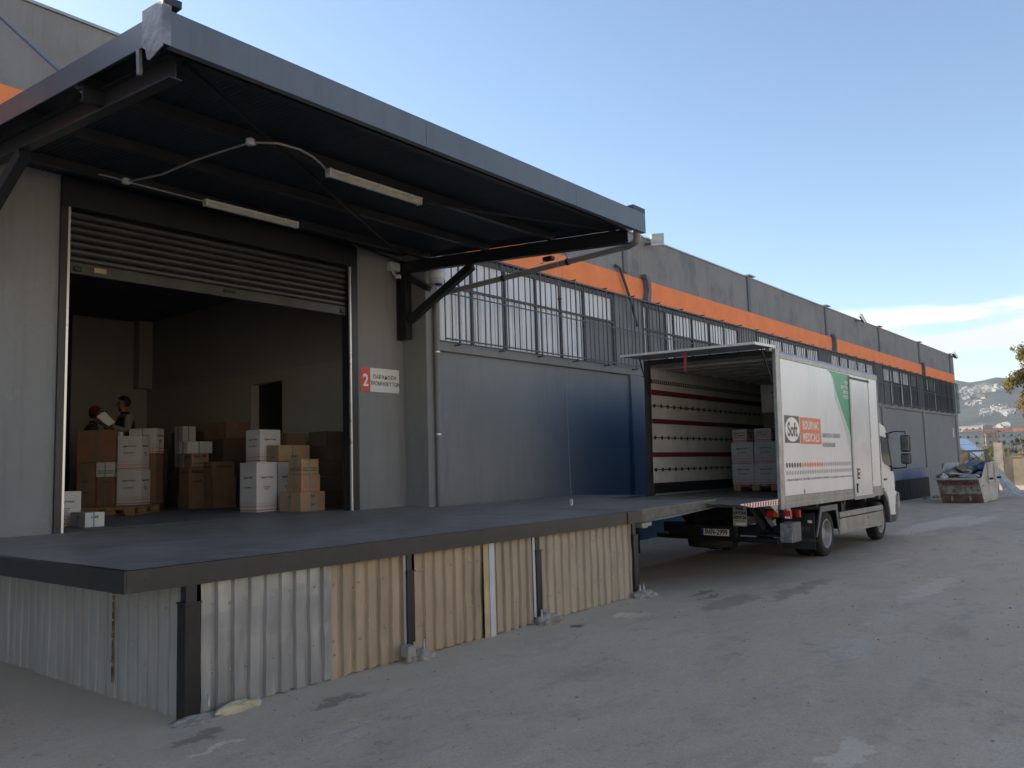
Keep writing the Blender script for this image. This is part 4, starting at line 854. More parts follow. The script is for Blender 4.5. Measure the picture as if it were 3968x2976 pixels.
# side graphics (thin film on the panel)
yd_ = -W2 - 0.0035
def film(poly, m, y=yd_, t=0.002, nm='side_graphic', par=None):
    return tp(nm, MB().prism(poly, y, y + t, 'xz'), m, par or cb)
def bez(p0, p1, p2, n=10): return [((1 - t) ** 2 * p0[0] + 2 * t * (1 - t) * p1[0] + t * t * p2[0], (1 - t) ** 2 * p0[1] + 2 * t * (1 - t) * p1[1] + t * t * p2[1]) for t in [i / n for i in range(n + 1)]]
cur = bez((2.66, 3.585), (2.98, 3.56), (3.06, 3.27), 7) + bez((3.12, 3.17), (3.40, 2.85), (3.80, 2.45), 7) + bez((3.83, 2.42), (3.88, 2.36), (3.905, 2.30), 3)
film(cur + [(3.905, 3.585)], green)
grad = mat('swoosh_grey', (0.52, 0.53, 0.52), 0.3, var=0.04)  # grey printed swoosh around the green shape
film([(2.64, 3.585), (2.80, 3.56), (2.95, 3.42), (3.00, 3.26), (3.05, 3.0), (3.36, 2.75), (3.70, 2.25), (3.85, 1.95), (3.905, 1.80), (3.905, 2.30)] + cur[::-1][3:], grad, y=yd_ + 0.001, t=0.001)
film([(3.50, 3.585), (3.905, 3.585), (3.905, 3.45), (3.55, 3.56)], mat('green_fade', (0.12, 0.30, 0.20), 0.3), y=yd_ - 0.0008, t=0.001)
SX = lambda X: X - 13.70; SZ = 0.045
film([(SX(14.0), 2.095 + SZ), (SX(14.695), 2.095 + SZ), (SX(14.695), 2.575 + SZ), (SX(14.0), 2.575 + SZ)], dkp)
cx_, cz_ = SX(14.35), 2.332 + SZ
film([(cx_ + 0.335 * math.cos(a), cz_ + 0.215 * math.sin(a)) for a in [2 * math.pi * i / 40 for i in range(40)]], wprint, y=yd_ - 0.0025)
film([(SX(14.74), 2.08 + SZ), (SX(15.82), 2.08 + SZ), (SX(15.82), 2.562 + SZ), (SX(14.74), 2.562 + SZ)], ogp)
text('Soft', 0.34, dkp, cb, (cx_, yd_ - 0.003, cz_ - 0.115), bold=0.009, align='CENTER', squeeze=0.86, spacing=1.0)
text('BOURNAS', 0.215, wprint, cb, (SX(15.28), yd_ - 0.002, 2.35 + SZ), bold=0.0035, align='CENTER', squeeze=0.80, spacing=1.10)
text('MEDICALS', 0.215, wprint, cb, (SX(15.28), yd_ - 0.002, 2.13 + SZ), bold=0.0035, align='CENTER', squeeze=0.80, spacing=1.10)
text('ΠΑΡΑΓΩΓΗ & ΕΜΠΟΡΙΑ', 0.112, grayp, cb, (SX(15.89), yd_ - 0.001, 2.215 + SZ), bold=0.003, squeeze=0.83)
text('ΙΑΤΡΙΚΩΝ ΕΙΔΩΝ', 0.112, grayp, cb, (SX(15.89), yd_ - 0.001, 2.035 + SZ), bold=0.003, squeeze=0.80)
for i, s in enumerate(('ΙΑΤΡΙΚΑ', 'ΟΔΟΝΤΙΑΤΡΙΚΑ', 'ΑΙΣΘΗΤΙΚΗ', 'ΝΟΣΗΛΕΙΑ')): text(s, 0.088, wprint, cb, (3.87, yd_ - 0.002, 3.37 - 0.098 * i), bold=0.002, align='RIGHT', squeeze=0.72)
text('Συνέχεια 18, Κηφισιά Τ.Κ. 14564, Αθήνα • τηλ. 210 6252160 • fax. 210 6253161 • e-mail: info@bournas-medicals.gr • www.bournas-medicals.gr', 0.062, grayp, cb, (SX(13.985), yd_ - 0.001, 1.435 + SZ), bold=0.0005, squeeze=1.02)
text('lp', 0.13, grayp, cb, (SX(14.79), yd_ - 0.001, 1.24), bold=0.002)
cols = [dkp] * 6 + [ogp] * 9 + [grayp] * 14
dme = {}
for row, z in ((0, 1.705 + SZ), (1, 1.575 + SZ)):
    for i in range(29):
        m = cols[i] if row == 0 else grayp; r_ = 0.045 if row == 0 else 0.041
        if (m.name, row) not in dme: dme[(m.name, row)] = MB().prism([(r_ * math.cos(a), r_ * math.sin(a)) for a in [2 * math.pi * j / 14 for j in range(14)]], 0, 0.002, 'xz').mesh('dot', m)
        link('dot', dme[(m.name, row)], cb, (SX(14.035) + i * 0.1275, yd_, z))
# chassis and running gear
chs = tp('chassis', MB().box(0.1, 6.9, -0.47, -0.39, 0.72, 0.98).box(0.1, 6.9, 0.39, 0.47, 0.72, 0.98), blk)
tp('cross_member', MB().box(0.3, 0.45, -W2 + 0.1, W2 - 0.1, 0.86, 1.015).box(2.0, 2.1, -W2 + .1, W2 - .1, 0.93, 1.015).box(3.6, 3.7, -W2 + .1, W2 - .1, 0.93, 1.015).box(5.0, 5.1, -W2 + .1, W2 - .1, 0.93, 1.015), blk, chs)
tp('engine_block', MB().box(4.3, 5.6, -0.36, 0.36, 0.45, 0.96), plas, chs, bev=0.03)
tp('air_tank', MB().tube([(3.3, 0.75, 0.72), (4.3, 0.75, 0.72)], 0.14, 14), blk, chs)
tp('battery_box', MB().box(3.5, 4.4, -0.95, -0.5, 0.50, 0.92), plas, chs, bev=0.02)
tp('axle', MB().tube([(2.38, -0.9, 0.43), (2.38, 0.9, 0.43)], 0.08, 10), blk, chs); tp('differential', MB().ico((2.38, 0, 0.44), 0.22, 2, smooth=True), blk, chs)
tp('axle', MB().tube([(6.22, -0.9, 0.43), (6.22, 0.9, 0.43)], 0.06, 10), blk, chs)
tp('spare_wheel', MB().lathe([(0.001, -0.10), (0.2, -0.11), (0.40, -0.09), (0.42, 0), (0.40, 0.09), (0.2, 0.11), (0.001, 0.10)], (0.95, 0.5, 0.32), 'z', 28), rubber, chs)
def wheel(x, y, dual, side):
    wh = link('wheel', MB().lathe([(0.27, -0.11), (0.31, -0.125), (0.395, -0.12), (0.425, -0.085), (0.432, 0.0), (0.425, 0.085), (0.395, 0.12), (0.31, 0.125), (0.27, 0.11)], (0, 0, 0), 'y', 40).mesh('tyre', rubber), TR, (x, y, 0.432))
    s = side
    for gy in (-0.05, 0.0, 0.05): part('tread_groove', MB().lathe([(0.4335, gy - 0.006), (0.434, gy), (0.4335, gy + 0.006)], (0, 0, 0), 'y', 40), blk, wh, local=True)
    prof = [(0.275, s * 0.118), (0.262, s * 0.125), (0.25, s * 0.11), (0.235, s * 0.02), (0.22, s * -0.005), (0.13, s * 0.0), (0.12, s * 0.02), (0.10, s * 0.05), (0.085, s * 0.055), (0.001, s * 0.06)] if dual else \
           [(0.275, s * 0.118), (0.262, s * 0.122), (0.25, s * 0.09), (0.235, s * 0.05), (0.21, s * 0.06), (0.16, s * 0.09), (0.135, s * 0.13), (0.10, s * 0.16), (0.06, s * 0.165), (0.001, s * 0.165)]
    part('rim', MB().lathe(prof, (0, 0, 0), 'y', 40), rimm, wh, local=True)
    for k in range(8):
        a = 2 * math.pi * k / 8
        part('wheel_nut', MB().lathe([(0.014, s * 0.0), (0.014, s * 0.03), (0.001, s * 0.034)], (0.175 * math.cos(a), s * (0.0 if dual else 0.07), 0.175 * math.sin(a)), 'y', 6), alu, wh, local=True)
    return wh
for s in (-1, 1):
    wheel(2.38, s * 1.10, True, s); wheel(2.38, s * 0.80, False, s) ; wheel(6.22, s * 1.03, False, s)
for s in (-1, 1):
    y0, y1 = sorted((s * 1.26, s * 0.66)); yo = s * 1.262
    mg = tp('mudguard', MB().prism([(1.98, 0.96), (2.92, 0.96), (2.88, 0.90), (2.02, 0.90)], y0, y1, 'xz'), gplas, bev=0.01)
    a_, b_ = sorted((yo, yo - s * 0.02))
    tp('mudguard_side', MB().prism([(1.70, 0.42), (1.75, 0.42), (2.03, 0.86), (2.83, 0.86), (2.99, 0.38), (3.05, 0.38), (2.92, 0.965), (1.98, 0.965)], a_, b_, 'xz'), gplas, mg)
    tp('mud_flap', MB().box(1.60, 1.615, y0, y1, 0.20, 0.86), plas, mg)
    a_, b_ = sorted((yo, yo - s * 0.03))
    sg = tp('side_guard', MB().box(3.06, 6.02, a_, b_, 0.69, 0.80), alud, bev=0.006)
    tp('guard_panel', MB().prism([(3.02, 0.38), (5.95, 0.36), (6.0, 0.44), (6.02, 0.67), (3.04, 0.67)], a_, b_, 'xz'), alud, sg)
    tp('guard_post', MB().box(3.3, 3.36, -s * -1.0, s * 1.22, 0.45, 1.0) if s > 0 else MB().box(3.3, 3.36, -1.22, -1.0, 0.45, 1.0), blk, sg)
tp('side_marker', MB().box(4.84, 4.92, -1.275, -1.262, 0.57, 0.62), ambr)
text('Store', 0.17, mat('flap_print', (0.10, 0.10, 0.10), 0.7), TR, (1.597, -0.80, 0.53), facing='-x', bold=0.004)
text('Τηλ. 210-6627200-1', 0.075, MATS['flap_print'], TR, (1.597, -0.70, 0.34), facing='-x', bold=0.002)
tp('flap_label', MB().box(1.597, 1.5985, -1.22, -1.14, 0.68, 0.73), wprint)
# rear equipment (faces -x)
pb = tp('plate_bracket', MB().box(-0.02, 0.10, -0.45, 0.85, 0.50, 0.70), blk)
np_ = tp('number_plate', MB().box(-0.028, -0.021, -0.335, 0.185, 0.525, 0.64), wprint); tp('plate_band', MB().box(-0.0295, -0.0285, 0.145, 0.184, 0.527, 0.638), mat('plate_blue', (0.02, 0.04, 0.3), 0.4), np_)
text('ΙΜΝ-2999', 0.128, inkk, np_, (-0.0285, 0.125, 0.545), facing='-x', bold=0.004, squeeze=0.80)
lb = tp('lift_notice', MB().box(-0.035, -0.028, -0.675, -0.425, 0.71, 1.06), mat('notice_silver', (0.52, 0.52, 0.50), 0.45, var=0.06))
for i, s in enumerate(('PARIS', 'HAYONS', 'SERVICES')): text(s, 0.072, inkk, lb, (-0.0365, -0.55, 0.985 - 0.075 * i), facing='-x', bold=0.003, align='CENTER', squeeze=0.78)
text('06 87 23 23 24', 0.038, inkk, lb, (-0.0365, -0.55, 0.79), facing='-x', align='CENTER', squeeze=0.8, bold=0.001)
tp('bare_strip', MB().box(-0.0365, -0.0352, -0.645, -0.48, 0.73, 0.765), wprint, lb)
for s in (-1, 1):
    y0, y1 = sorted((s * 1.03, s * 1.235))
    tlamp = tp('tail_lamp', MB().box(0.0, 0.06, y0 - 0.08, y1, 0.875, 1.005), blk, bev=0.006)
    ym = (y0 + y1) / 2
    tp('red_lens', MB().box(-0.012, -0.001, *sorted((s * 1.035, s * 1.14)), 0.885, 0.995), red, tlamp, bev=0.004); tp('amber_lens', MB().box(-0.012, -0.001, *sorted((s * 1.142, s * 1.23)), 0.885, 0.995), ambr, tlamp, bev=0.004)
tr_ = tp('reflector_stack', MB().box(0.02, 0.10, -1.42, -1.32, 0.86, 1.00), red, bev=0.004); tp('clip', MB().box(0.0, 0.019, -1.41, -1.33, 0.87, 0.90), wprint, tr_); tp('hook', MB().box(0.03, 0.06, -1.41, -1.35, 1.0, 1.04), galvb, tr_)
tr2 = tp('reflector_stack', MB().box(0.5, 0.56, -1.40, -1.33, 0.86, 0.98), red)
bx_ = tp('control_box', MB().box(0.05, 0.45, -1.44, -1.22, 0.46, 0.79), gplas, bev=0.015); tp('box_lid', MB().box(0.02, 0.048, -1.435, -1.235, 0.47, 0.78), mat('faded_lid', (0.25, 0.25, 0.24), 0.6, var=0.25, vs_=12), bx_)
tp('foot_step', MB().box(0.05, 0.45, -1.2, -0.80, 0.55, 0.58), blk); tp('rear_bumper', MB().tube([(0.12, -1.15, 0.47), (0.12, 1.15, 0.47)], 0.05, 10), blk)
# cab
XC0, XC1 = 6.28, 7.52; YC = 1.14
cab_poly = [(6.28, 0.98), (6.26, 2.50), (6.30, 2.66), (6.45, 2.70), (6.95, 2.60), (7.12, 2.46), (7.22, 2.30), (7.46, 1.62), (7.55, 1.45), (7.60, 1.05), (7.60, 0.98)]
cab = tp('cab', MB().prism([(a, b_) for a, b_ in cab_poly], -YC, YC, 'xz'), white, bev=0.05, seg=3)
for s in (-1, 1):
    ya, yb = sorted((s * (YC + 0.001), s * (YC + 0.012)))
    dpn = tp('cab_door', MB().prism([(6.40, 1.22), (6.36, 2.44), (7.08, 2.38), (7.36, 1.60), (7.50, 1.42), (7.52, 1.15), (7.30, 1.10), (6.60, 1.12)], ya, yb, 'xz'), white, bev=0.004)
    yc, yd2 = sorted((s * (YC + 0.0125), s * (YC + 0.018)))
    tp('side_window', MB().prism([(6.46, 2.36), (6.52, 1.95), (6.56, 1.80), (6.72, 1.70), (7.22, 1.62), (7.26, 1.68), (7.06, 2.26), (7.0, 2.32)], yc, yd2, 'xz'), glass, dpn, bev=0.003)
    yc, yd2 = sorted((s * (YC + 0.0185), s * (YC + 0.022)))
    tp('door_handle', MB().box(6.60, 6.80, *sorted((s * (YC + 0.0125), s * (YC + 0.04))), 1.33, 1.37), blk, dpn, bev=0.006)
    tp('window_pillar', MB().prism([(7.05, 2.34), (7.10, 2.34), (7.36, 1.62), (7.28, 1.62)], yc - 0.006 * (s > 0), yc, 'xz') if False else MB().beam((7.08, s * (YC + 0.02), 2.32), (7.31, s * (YC + 0.02), 1.64), 0.012, 0.05), blk, dpn)
    tp('body_moulding', MB().box(6.42, 6.60, *sorted((s * (YC + 0.012), s * (YC + 0.022))), 1.13, 1.155), plas, dpn)
    # arch and lower cab
    ya, yb = sorted((s * (YC - 0.03), s * (YC + 0.055)))
    arch = [(5.98, 1.06), (6.10, 1.14), (6.40, 1.14), (6.60, 1.07), (6.76, 0.92), (6.86, 0.66), (6.92, 0.36), (6.84, 0.36), (6.78, 0.62), (6.68, 0.84), (6.54, 0.97), (6.36, 1.03), (6.16, 1.03), (6.08, 0.92), (5.98, 0.92)]
    tp('wheel_arch', MB().prism(arch, ya, yb, 'xz'), gplas, bev=0.008)
    tp('lower_panel', MB().prism([(6.62, 1.09), (6.78, 0.94), (6.89, 0.66), (6.93, 0.52), (7.40, 0.50), (7.58, 0.55), (7.60, 1.05)], *sorted((s * (YC - 0.04), s * (YC + 0.02))), 'xz'), white, bev=0.006)
    tp('step_panel', MB().prism([(6.93, 0.51), (6.97, 0.34), (7.50, 0.34), (7.56, 0.49)], *sorted((s * (YC - 0.1), s * (YC + 0.01))), 'xz'), plas, bev=0.01)
    for k in range(4): tp('vent_slot', MB().box(7.40, 7.54, *sorted((s * (YC + 0.021), s * (YC + 0.028))), 0.56 + 0.05 * k, 0.58 + 0.05 * k), plas)
    ym = s * (YC + 0.36)
    mr = tp('mirror_arm', MB().tube([(7.10, s * (YC + 0.0), 2.42), (7.18, s * (YC + 0.16), 2.47), (7.26, ym, 2.46), (7.28, ym, 2.40)], 0.016, 8), blk)
    tp('mirror_arm', MB().tube([(7.30, s * (YC + 0.0), 1.60), (7.30, s * (YC + 0.2), 1.60), (7.30, ym - s * 0.02, 1.62), (7.30, ym, 1.70)], 0.016, 8), blk)
    tp('arm_mount', MB().box(7.20, 7.34, *sorted((s * (YC + 0.013), s * (YC + 0.06))), 1.53, 1.67), blk, mr, bev=0.02)
    tp('arm_mount', MB().box(6.98, 7.14, *sorted((s * (YC - 0.02), s * (YC + 0.05))), 2.30, 2.44), blk, mr, bev=0.02)
    ya, yb = sorted((ym - s * 0.11, ym + s * 0.11))
    m1 = tp('wing_mirror', MB().box(7.22, 7.34, ya, yb, 1.98, 2.38), blk, bev=0.035, seg=2); tp('mirror_glass', MB().box(7.212, 7.219, ya + 0.02, yb - 0.02, 2.01, 2.35), mat('mirror_glass', (0.5, 0.52, 0.52), 0.05, metal=1.0, rvar=0), m1)
    m2 = tp('wing_mirror', MB().box(7.22, 7.34, ya, yb, 1.70, 1.95), blk, bev=0.03, seg=2); tp('mirror_glass', MB().box(7.212, 7.219, ya + 0.02, yb - 0.02, 1.73, 1.92), MATS['mirror_glass'], m2)
tp('windscreen', MB().beam((7.225, 0, 2.30), (7.46, 0, 1.64), 2 * YC - 0.14, 0.03), glass)
tp('roof_deflector', MB().prism([(6.30, 2.64), (6.34, 2.74), (6.55, 2.77), (6.98, 2.66), (6.98, 2.60)], -0.95, 0.95, 'xz'), white, bev=0.02)
tp('roof_lamp', MB().box(6.60, 6.72, -1.05, -0.97, 2.66, 2.76), plas, bev=0.01)
tp('sun_visor', MB().prism([(7.02, 2.56), (7.30, 2.44), (7.28, 2.38), (7.05, 2.50)], -1.0, 1.0, 'xz'), plas)
tp('front_bumper', MB().prism([(7.42, 0.34), (7.62, 0.40), (7.70, 0.60), (7.68, 0.97), (7.50, 0.97)], -YC - 0.03, YC + 0.03, 'xz'), gplas, bev=0.02)
for k in range(4): tp('grille_bar', MB().box(7.605, 7.64, -0.8, 0.8, 1.02 + 0.10 * k, 1.07 + 0.10 * k), plas)
tp('headlamp_guard', MB().tube([(7.60, -YC - 0.02, 1.02), (7.72, -YC - 0.03, 1.0), (7.74, -YC - 0.03, 0.72), (7.62, -YC - 0.02, 0.66)], 0.014, 6).tube([(7.60, -YC - .02, 0.90), (7.74, -YC - .03, 0.88)], 0.01, 6).tube([(7.60, -YC - .02, 0.78), (7.74, -YC - .03, 0.78)], 0.01, 6), pvcw)
tp('cab_back_duct', MB().box(6.02, 6.24, -0.9, -0.5, 1.0, 2.5), plas, bev=0.03)

# ---------------------------------------------------------------- cartons and pallets
CT = [0]
def carton(lab, c, w_, d, h, yaw, m, style='', group=None, strap=None, words=None, sq=0.8, ts=0.05):
    CT[0] += 1; t = thing('cardboard_box', lab, 'box', c, group, (0, 0, R(yaw + 2.2 * math.sin(CT[0] * 2.7))))
    g = 0.004
    bd = part('carton', MB().box(g, w_ - g, g, d - g, 0.001, h - 0.002), m, t, local=True, bev=0.004)
    part('tape', MB().box(g * 1.5, w_ - g * 1.5, d / 2 - 0.025, d / 2 + 0.025, h - 0.0018, h - 0.0008).box(w_ / 2 - 0.0, w_ / 2, 0, 0, 0, 0) if False else MB().box(g * 1.5, w_ - g * 1.5, d / 2 - 0.025, d / 2 + 0.025, h - 0.0018, h - 0.0008), tape, t, local=True)
    for q in (0.33, 0.66)[:0]: pass
    if strap:
        u = w_ * 0.45; r_ = 0.007
        part('strap', MB().box(u - r_, u + r_, -0.001, 0.0035, 0, h).box(u - r_, u + r_, -0.001, d + 0.001, h - 0.0015, h + 0.0015), strap, t, local=True)
        u = d * 0.5
        part('strap', MB().box(-0.001, 0.0035, u - r_, u + r_, 0, h), strap, t, local=True)
    if style == 'hyg':
        for zz, hh, k in ((0.035, 0.030, 1.0), (0.105, 0.022, 0.8), (0.15, 0.015, 0.6), (0.19, 0.008, 0.5)):
            mb = MB(); nq = 11
            for i in range(nq):
                x = (i + 0.5) * w_ / nq; r_ = hh / 2; mb.prism([(x + r_ * math.cos(a), zz + r_ * math.sin(a)) for a in [math.pi / 3 * j for j in range(6)]], 0.0025, 0.0036, 'xz')
                y = (i + 0.5) * d / nq; mb.prism([(y + r_ * math.cos(a), zz + r_ * math.sin(a)) for a in [math.pi / 3 * j for j in range(6)]], 0.0025, 0.0036, 'yz')
            part('printed_dots', mb, redp, t, local=True)['kind'] = 'stuff'
        part('printed_line', MB().box(0.02, w_ - 0.02, 0.0025, 0.0036, 0.078, 0.082).box(0.0025, 0.0036, 0.02, d - 0.02, 0.078, 0.082), redp, t, local=True)
        text('Hygiene Product', 0.045, inkk, t, (w_ / 2, 0.003, h * 0.68), align='CENTER', bold=0.001, squeeze=0.85)
        text('Hygiene Product', 0.045, inkk, t, (0.003, d / 2, h * 0.68), facing='-x', align='CENTER', bold=0.001, squeeze=0.85)
        text('absorbent pads\nfor single use\n60 x 90', 0.026, inkk, t, (w_ / 2, 0.003, h * 0.50), align='CENTER', squeeze=0.9)
        text('♦ ▲ ● ■ CE', 0.035, inkk, t, (0.003, d / 2, h * 0.48), facing='-x', align='CENTER')
    if style == 'print':
        for face in (0, 1):
            mb = MB()
            for i in range(3):
                z = h * (0.22 + 0.09 * i)
                for j in range(12):
                    if face == 0: x = w_ * (0.08 + 0.07 * j); mb.box(x, x + w_ * 0.045, 0.0025, 0.0036, z, z + h * 0.05)
                    else: y = d * (0.08 + 0.07 * j); mb.box(0.0025, 0.0036, y, y + d * 0.045, z, z + h * 0.05)
            part('printed_grid', mb, words if isinstance(words, bpy.types.Material) else inkk, t, local=True)['kind'] = 'stuff'
    if isinstance(words, (list, tuple)):
        for s, zz, sz, x in words:
            text(s, sz, inkk, t, (w_ * x, 0.003, h * zz), align='CENTER', bold=sz * 0.03, squeeze=sq)
            text(s, sz * 0.7, inkk, t, (0.003, d * 0.5, h * zz), facing='-x', align='CENTER', bold=sz * 0.02, squeeze=sq)
    return t
def pallet(lab, c, yaw, l=1.2, wd=0.8, grp='wooden pallets in the loading room'):
    t = thing('pallet', lab, 'pallet', c, grp, (0, 0, R(yaw)))
    for i in range(5):
        y = i * (wd - 0.12) / 4; part('deck_board', MB().box(0, l, y, y + 0.12, 0.122, 0.143), wood, t, local=True)
    for i in range(3):
        x = i * (l - 0.12) / 2; part('stringer', MB().box(x, x + 0.12, 0, wd, 0.10, 0.121), wood, t, local=True)
        for j in range(3):
            y = j * (wd - 0.13) / 2; part('block', MB().box(x, x + 0.13, y, y + 0.13, 0.022, 0.099), wood, t, local=True)
    for j in range(3):
        y = j * (wd - 0.13) / 2; part('bottom_board', MB().box(0, l, y, y + 0.12, 0.0, 0.021), wood, t, local=True)
    return t
GL = 'cartons on the pallet by the two people'; GM = 'cartons stacked in the middle of the room'; GRR = 'cartons stacked on the right of the room'
# right group
carton('tall white carton with red dots standing on the floor, front of the right group', (8.36, 12.59, DK), .43, .51, .87, 0, carton_w, 'hyg', GRR)
carton('white carton half hidden behind the blue strapped tan stack', (8.87, 12.69, DK), .42, .50, .87, 0, carton_w, 'hyg', GRR)
carton('white carton with red dots on top of the right group', (8.72, 13.03, 2.003), .46, .43, .60, 0, carton_w, 'hyg', GRR)
carton('wide tan carton lying above the blue strapped stack', (8.83, 12.62, 2.003), .67, .38, .30, 0, carton_o, '', GRR, strapb, [('FRAGILE', 0.25, 0.05, 0.5)])
carton('tan carton at the bottom of the blue strapped stack', (8.69, 11.79, DK), .54, .59, .335, 0, carton_t, '', GRR, strapb, [('PARTS', 0.72, 0.045, 0.5), ('↑ ♦ ↑', 0.3, 0.04, 0.5)])
carton('tan carton with faint red print in the middle of the blue strapped stack', (8.73, 11.82, DK + .335), .40, .42, .30, 0, carton_t, 'print', GRR, strapb, mat('faint_red_ink', (0.45, 0.17, 0.09), 0.7))
carton('ochre carton with dark printed grid on top of the blue strapped stack', (8.75, 11.84, DK + .635), .37, .38, .265, 0, carton_o, 'print', GRR, strapb)
for i in range(5):
    carton(('lowest', 'second', 'third', 'fourth', 'topmost')[i] + ' dark carton of the stack against the right wall', (10.02 + 0.01 * (i % 2), 12.80, DK + i * .29), .44, .52, .288, 0, carton_d, '', GRR)
for i in range(3): carton(('lowest', 'middle', 'topmost')[i] + ' brown carton behind the wide tan one', (9.52, 13.35, DK + i * .48), .46, .55, .478, 0, carton_d if i < 2 else carton_b, '', GRR)
# middle group
carton('short brown carton on the floor at the bottom of the lettered stack', (8.84, 15.68, DK), .38, .45, .27, 0, carton_b, '', GM)
carton('brown carton lettered Robust X-LARGE', (8.85, 15.69, DK + .27), .36, .38, .58, 0, carton_b, '', GM, None, [('Robust', 0.78, 0.105, 0.5), ('X-LARGE', 0.45, 0.06, 0.55)])
carton('brown carton lettered Sonic 100', (8.90, 15.69, DK + .85), .38, .34, .27, 0, carton_t, '', GM, strapg, [('Sonic 100', 0.68, 0.085, 0.5), ('X-LARGE', 0.2, 0.05, 0.4)])
carton('small white strapped carton on top of the lettered stack', (8.80, 15.66, DK + 1.12), .56, .36, .245, 0, carton_w, '', GM, plas)
carton('large plain brown carton on the floor left of the tall white one', (9.16, 15.31, DK), .52, .34, .63, 0, carton_b, '', GM)
carton('brown carton with faded lettering on the large plain carton', (9.12, 15.29, DK + .63), .52, .34, .31, 0, carton_b, '', GM, None, [('EXTRA TOUCH', 0.6, 0.06, 0.55)])
carton('dark carton at the foot of the tall stack behind the middle group', (9.78, 15.98, DK), .64, .9, .95, 0, carton_d, '', GM)
carton('dark carton in the middle of the tall stack behind the middle group', (9.78, 15.96, DK + .95), .64, .85, .49, 0, carton_d, '', GM)
carton('red brown carton with green strap on top of the tall stack', (9.83, 15.94, DK + 1.44), .60, .85, .37, 0, carton_b, '', GM, strapg)
carton('dark carton under the upright pale one in the far corner', (9.40, 17.05, DK), .42, .5, .86, 0, carton_d, '', GM)
carton('upright pale carton in the far corner', (9.46, 17.05, DK + .86), .32, .34, .90, 0, carton_w, '', GM, plas)
for i in range(2): carton(('lower', 'upper')[i] + ' grey carton against the far wall', (9.0 + .05 * i, 18.6, DK + i * .7), .8, .6, .698, 0, carton_d, '', GM)
for i in range(3): carton(('lowest', 'middle', 'topmost')[i] + ' dark carton of the dim stack between the pallet and the middle group', (8.72 + .03 * i, 17.3, DK + i * .42), .5, .6, .418, 0, carton_d, '', GM)
for i in range(4): carton(('lowest', 'second', 'third', 'topmost')[i] + ' dark carton of the dim stack behind the small white strapped one', (9.86, 17.6 + .02 * i, DK + i * .42), .6, .6, .418, 0, carton_d, '', GM)
carton('small grey carton on top of the dim stack by the pallet', (8.75, 17.3, DK + 1.26), .36, .3, .24, 0, grey_card, '', GM)
# left group on pallets
YW_ = 40
def off(c, r_, l_): a = R(YW_); return (c[0] + r_ * math.cos(a) - l_ * math.sin(a), c[1] + r_ * math.sin(a) + l_ * math.cos(a))
pc = (7.23, 14.77)
pallet('wooden pallet under the white cartons', (pc[0], pc[1], DK), YW_)
p2 = off(pc, 0, 0.83); pallet('wooden pallet behind the first, under the brown cartons', (p2[0], p2[1], DK), YW_)
PT = DK + 0.1435
carton('white carton with red dots, lower one on the pallet', (7.77, 15.52, PT), .42, .47, .668, YW_, carton_w, 'hyg', GL)
carton('white carton with red dots, upper one on the pallet', (7.775, 15.525, PT + .668), .41, .455, .655, YW_, carton_w, 'hyg', GL)
b0 = (7.44, 15.90); b1 = off(b0, 0, .365)
carton('narrow printed brown carton under the small white one', (b0[0], b0[1], PT), .38, .34, .55, YW_, carton_b, '', GL, strapg, [('GLOVES', 0.8, 0.05, .5), ('L', 0.5, 0.08, .5)])
carton('small white printed carton under the big brown one', (b0[0], b0[1], PT + .55), .38, .345, .28, YW_, carton_w, 'print', GL, strapg)
carton('tall narrow brown carton at the left end of the pallet', (b1[0], b1[1], PT), .38, .36, .83, YW_, carton_b, '', GL, strapg, [('FRESH', 0.55, 0.06, .5), ('USE BY', 0.3, 0.05, .5)])
bb = off(b0, -.03, -.02); bg_ = carton('big plain reddish brown carton on top by the person in the cap', (bb[0], bb[1], PT + .832), .42, .72, .62, YW_, mat('red_brown_card', (0.26, 0.145, 0.085), 0.85, var=0.06, vs_=4), '', GL, strapg)
part('address_label', MB().box(0.15, 0.33, 0.002, 0.0037, 0.33, 0.58), paper, bg_, local=True)
k0 = (8.28, 15.93)
carton('reddish carton behind the white cartons', (k0[0], k0[1], PT), .36, .5, .995, YW_, carton_b, '', GL)
kb = off(k0, 0, 0); carton('white carton with green strap at the back of the pallet', (kb[0], kb[1], PT + .995), .37, .56, .50, YW_, carton_w, 'hyg', GL, strapg)
# by the left rail
carton('white carton with blue strap just inside the left door rail', (4.93, 12.50, DK), .46, .42, .50, 0, carton_w, 'hyg', None, strapb)
carton('low white carton with blue strap on the floor by the left rail', (5.17, 11.89, DK), .27, .52, .205, 0, carton_w, '', None, strapb, [('CARE', 0.6, 0.05, .5)])
# load in the truck
GT = 'shrink wrapped cartons in the truck'
tpz = 1.15
pt_ = pallet('wooden pallet on the truck floor', (16.32, 6.42, tpz), 0, 1.2, 0.8, None)
pt_.scale = (1, 1.2, 0.9)
zz = tpz + .13
grc = mat('wrapped_card', (0.36, 0.36, 0.36), 0.4, var=0.06, vs_=10)
for j, (y, lab) in enumerate(((6.41, 'right'), (6.90, 'left'))):
    for i in range(2): carton('%s %s wrapped carton on the truck pallet' % (('lower', 'upper')[i], lab), (16.30, y, zz + i * .435), .6, .485, .433, 0, grc, 'hyg', GT)
carton('small wrapped carton at the left end of the truck stack', (16.30, 7.02, zz + .87), .4, .33, .27, 0, grc, 'hyg', GT)
carton('small wrapped carton at the right end of the truck stack', (16.30, 6.50, zz + .87), .4, .36, .27, 0, grc, 'hyg', GT)
carton('dark carton under the highest carton in the truck', (17.0, 6.20, tpz + .02), .6, .75, 1.60, 0, carton_d, '', GT)
carton('highest pale carton deep inside the truck', (16.98, 6.22, tpz + 1.62), .6, .72, .60, 0, grc, 'hyg', GT)

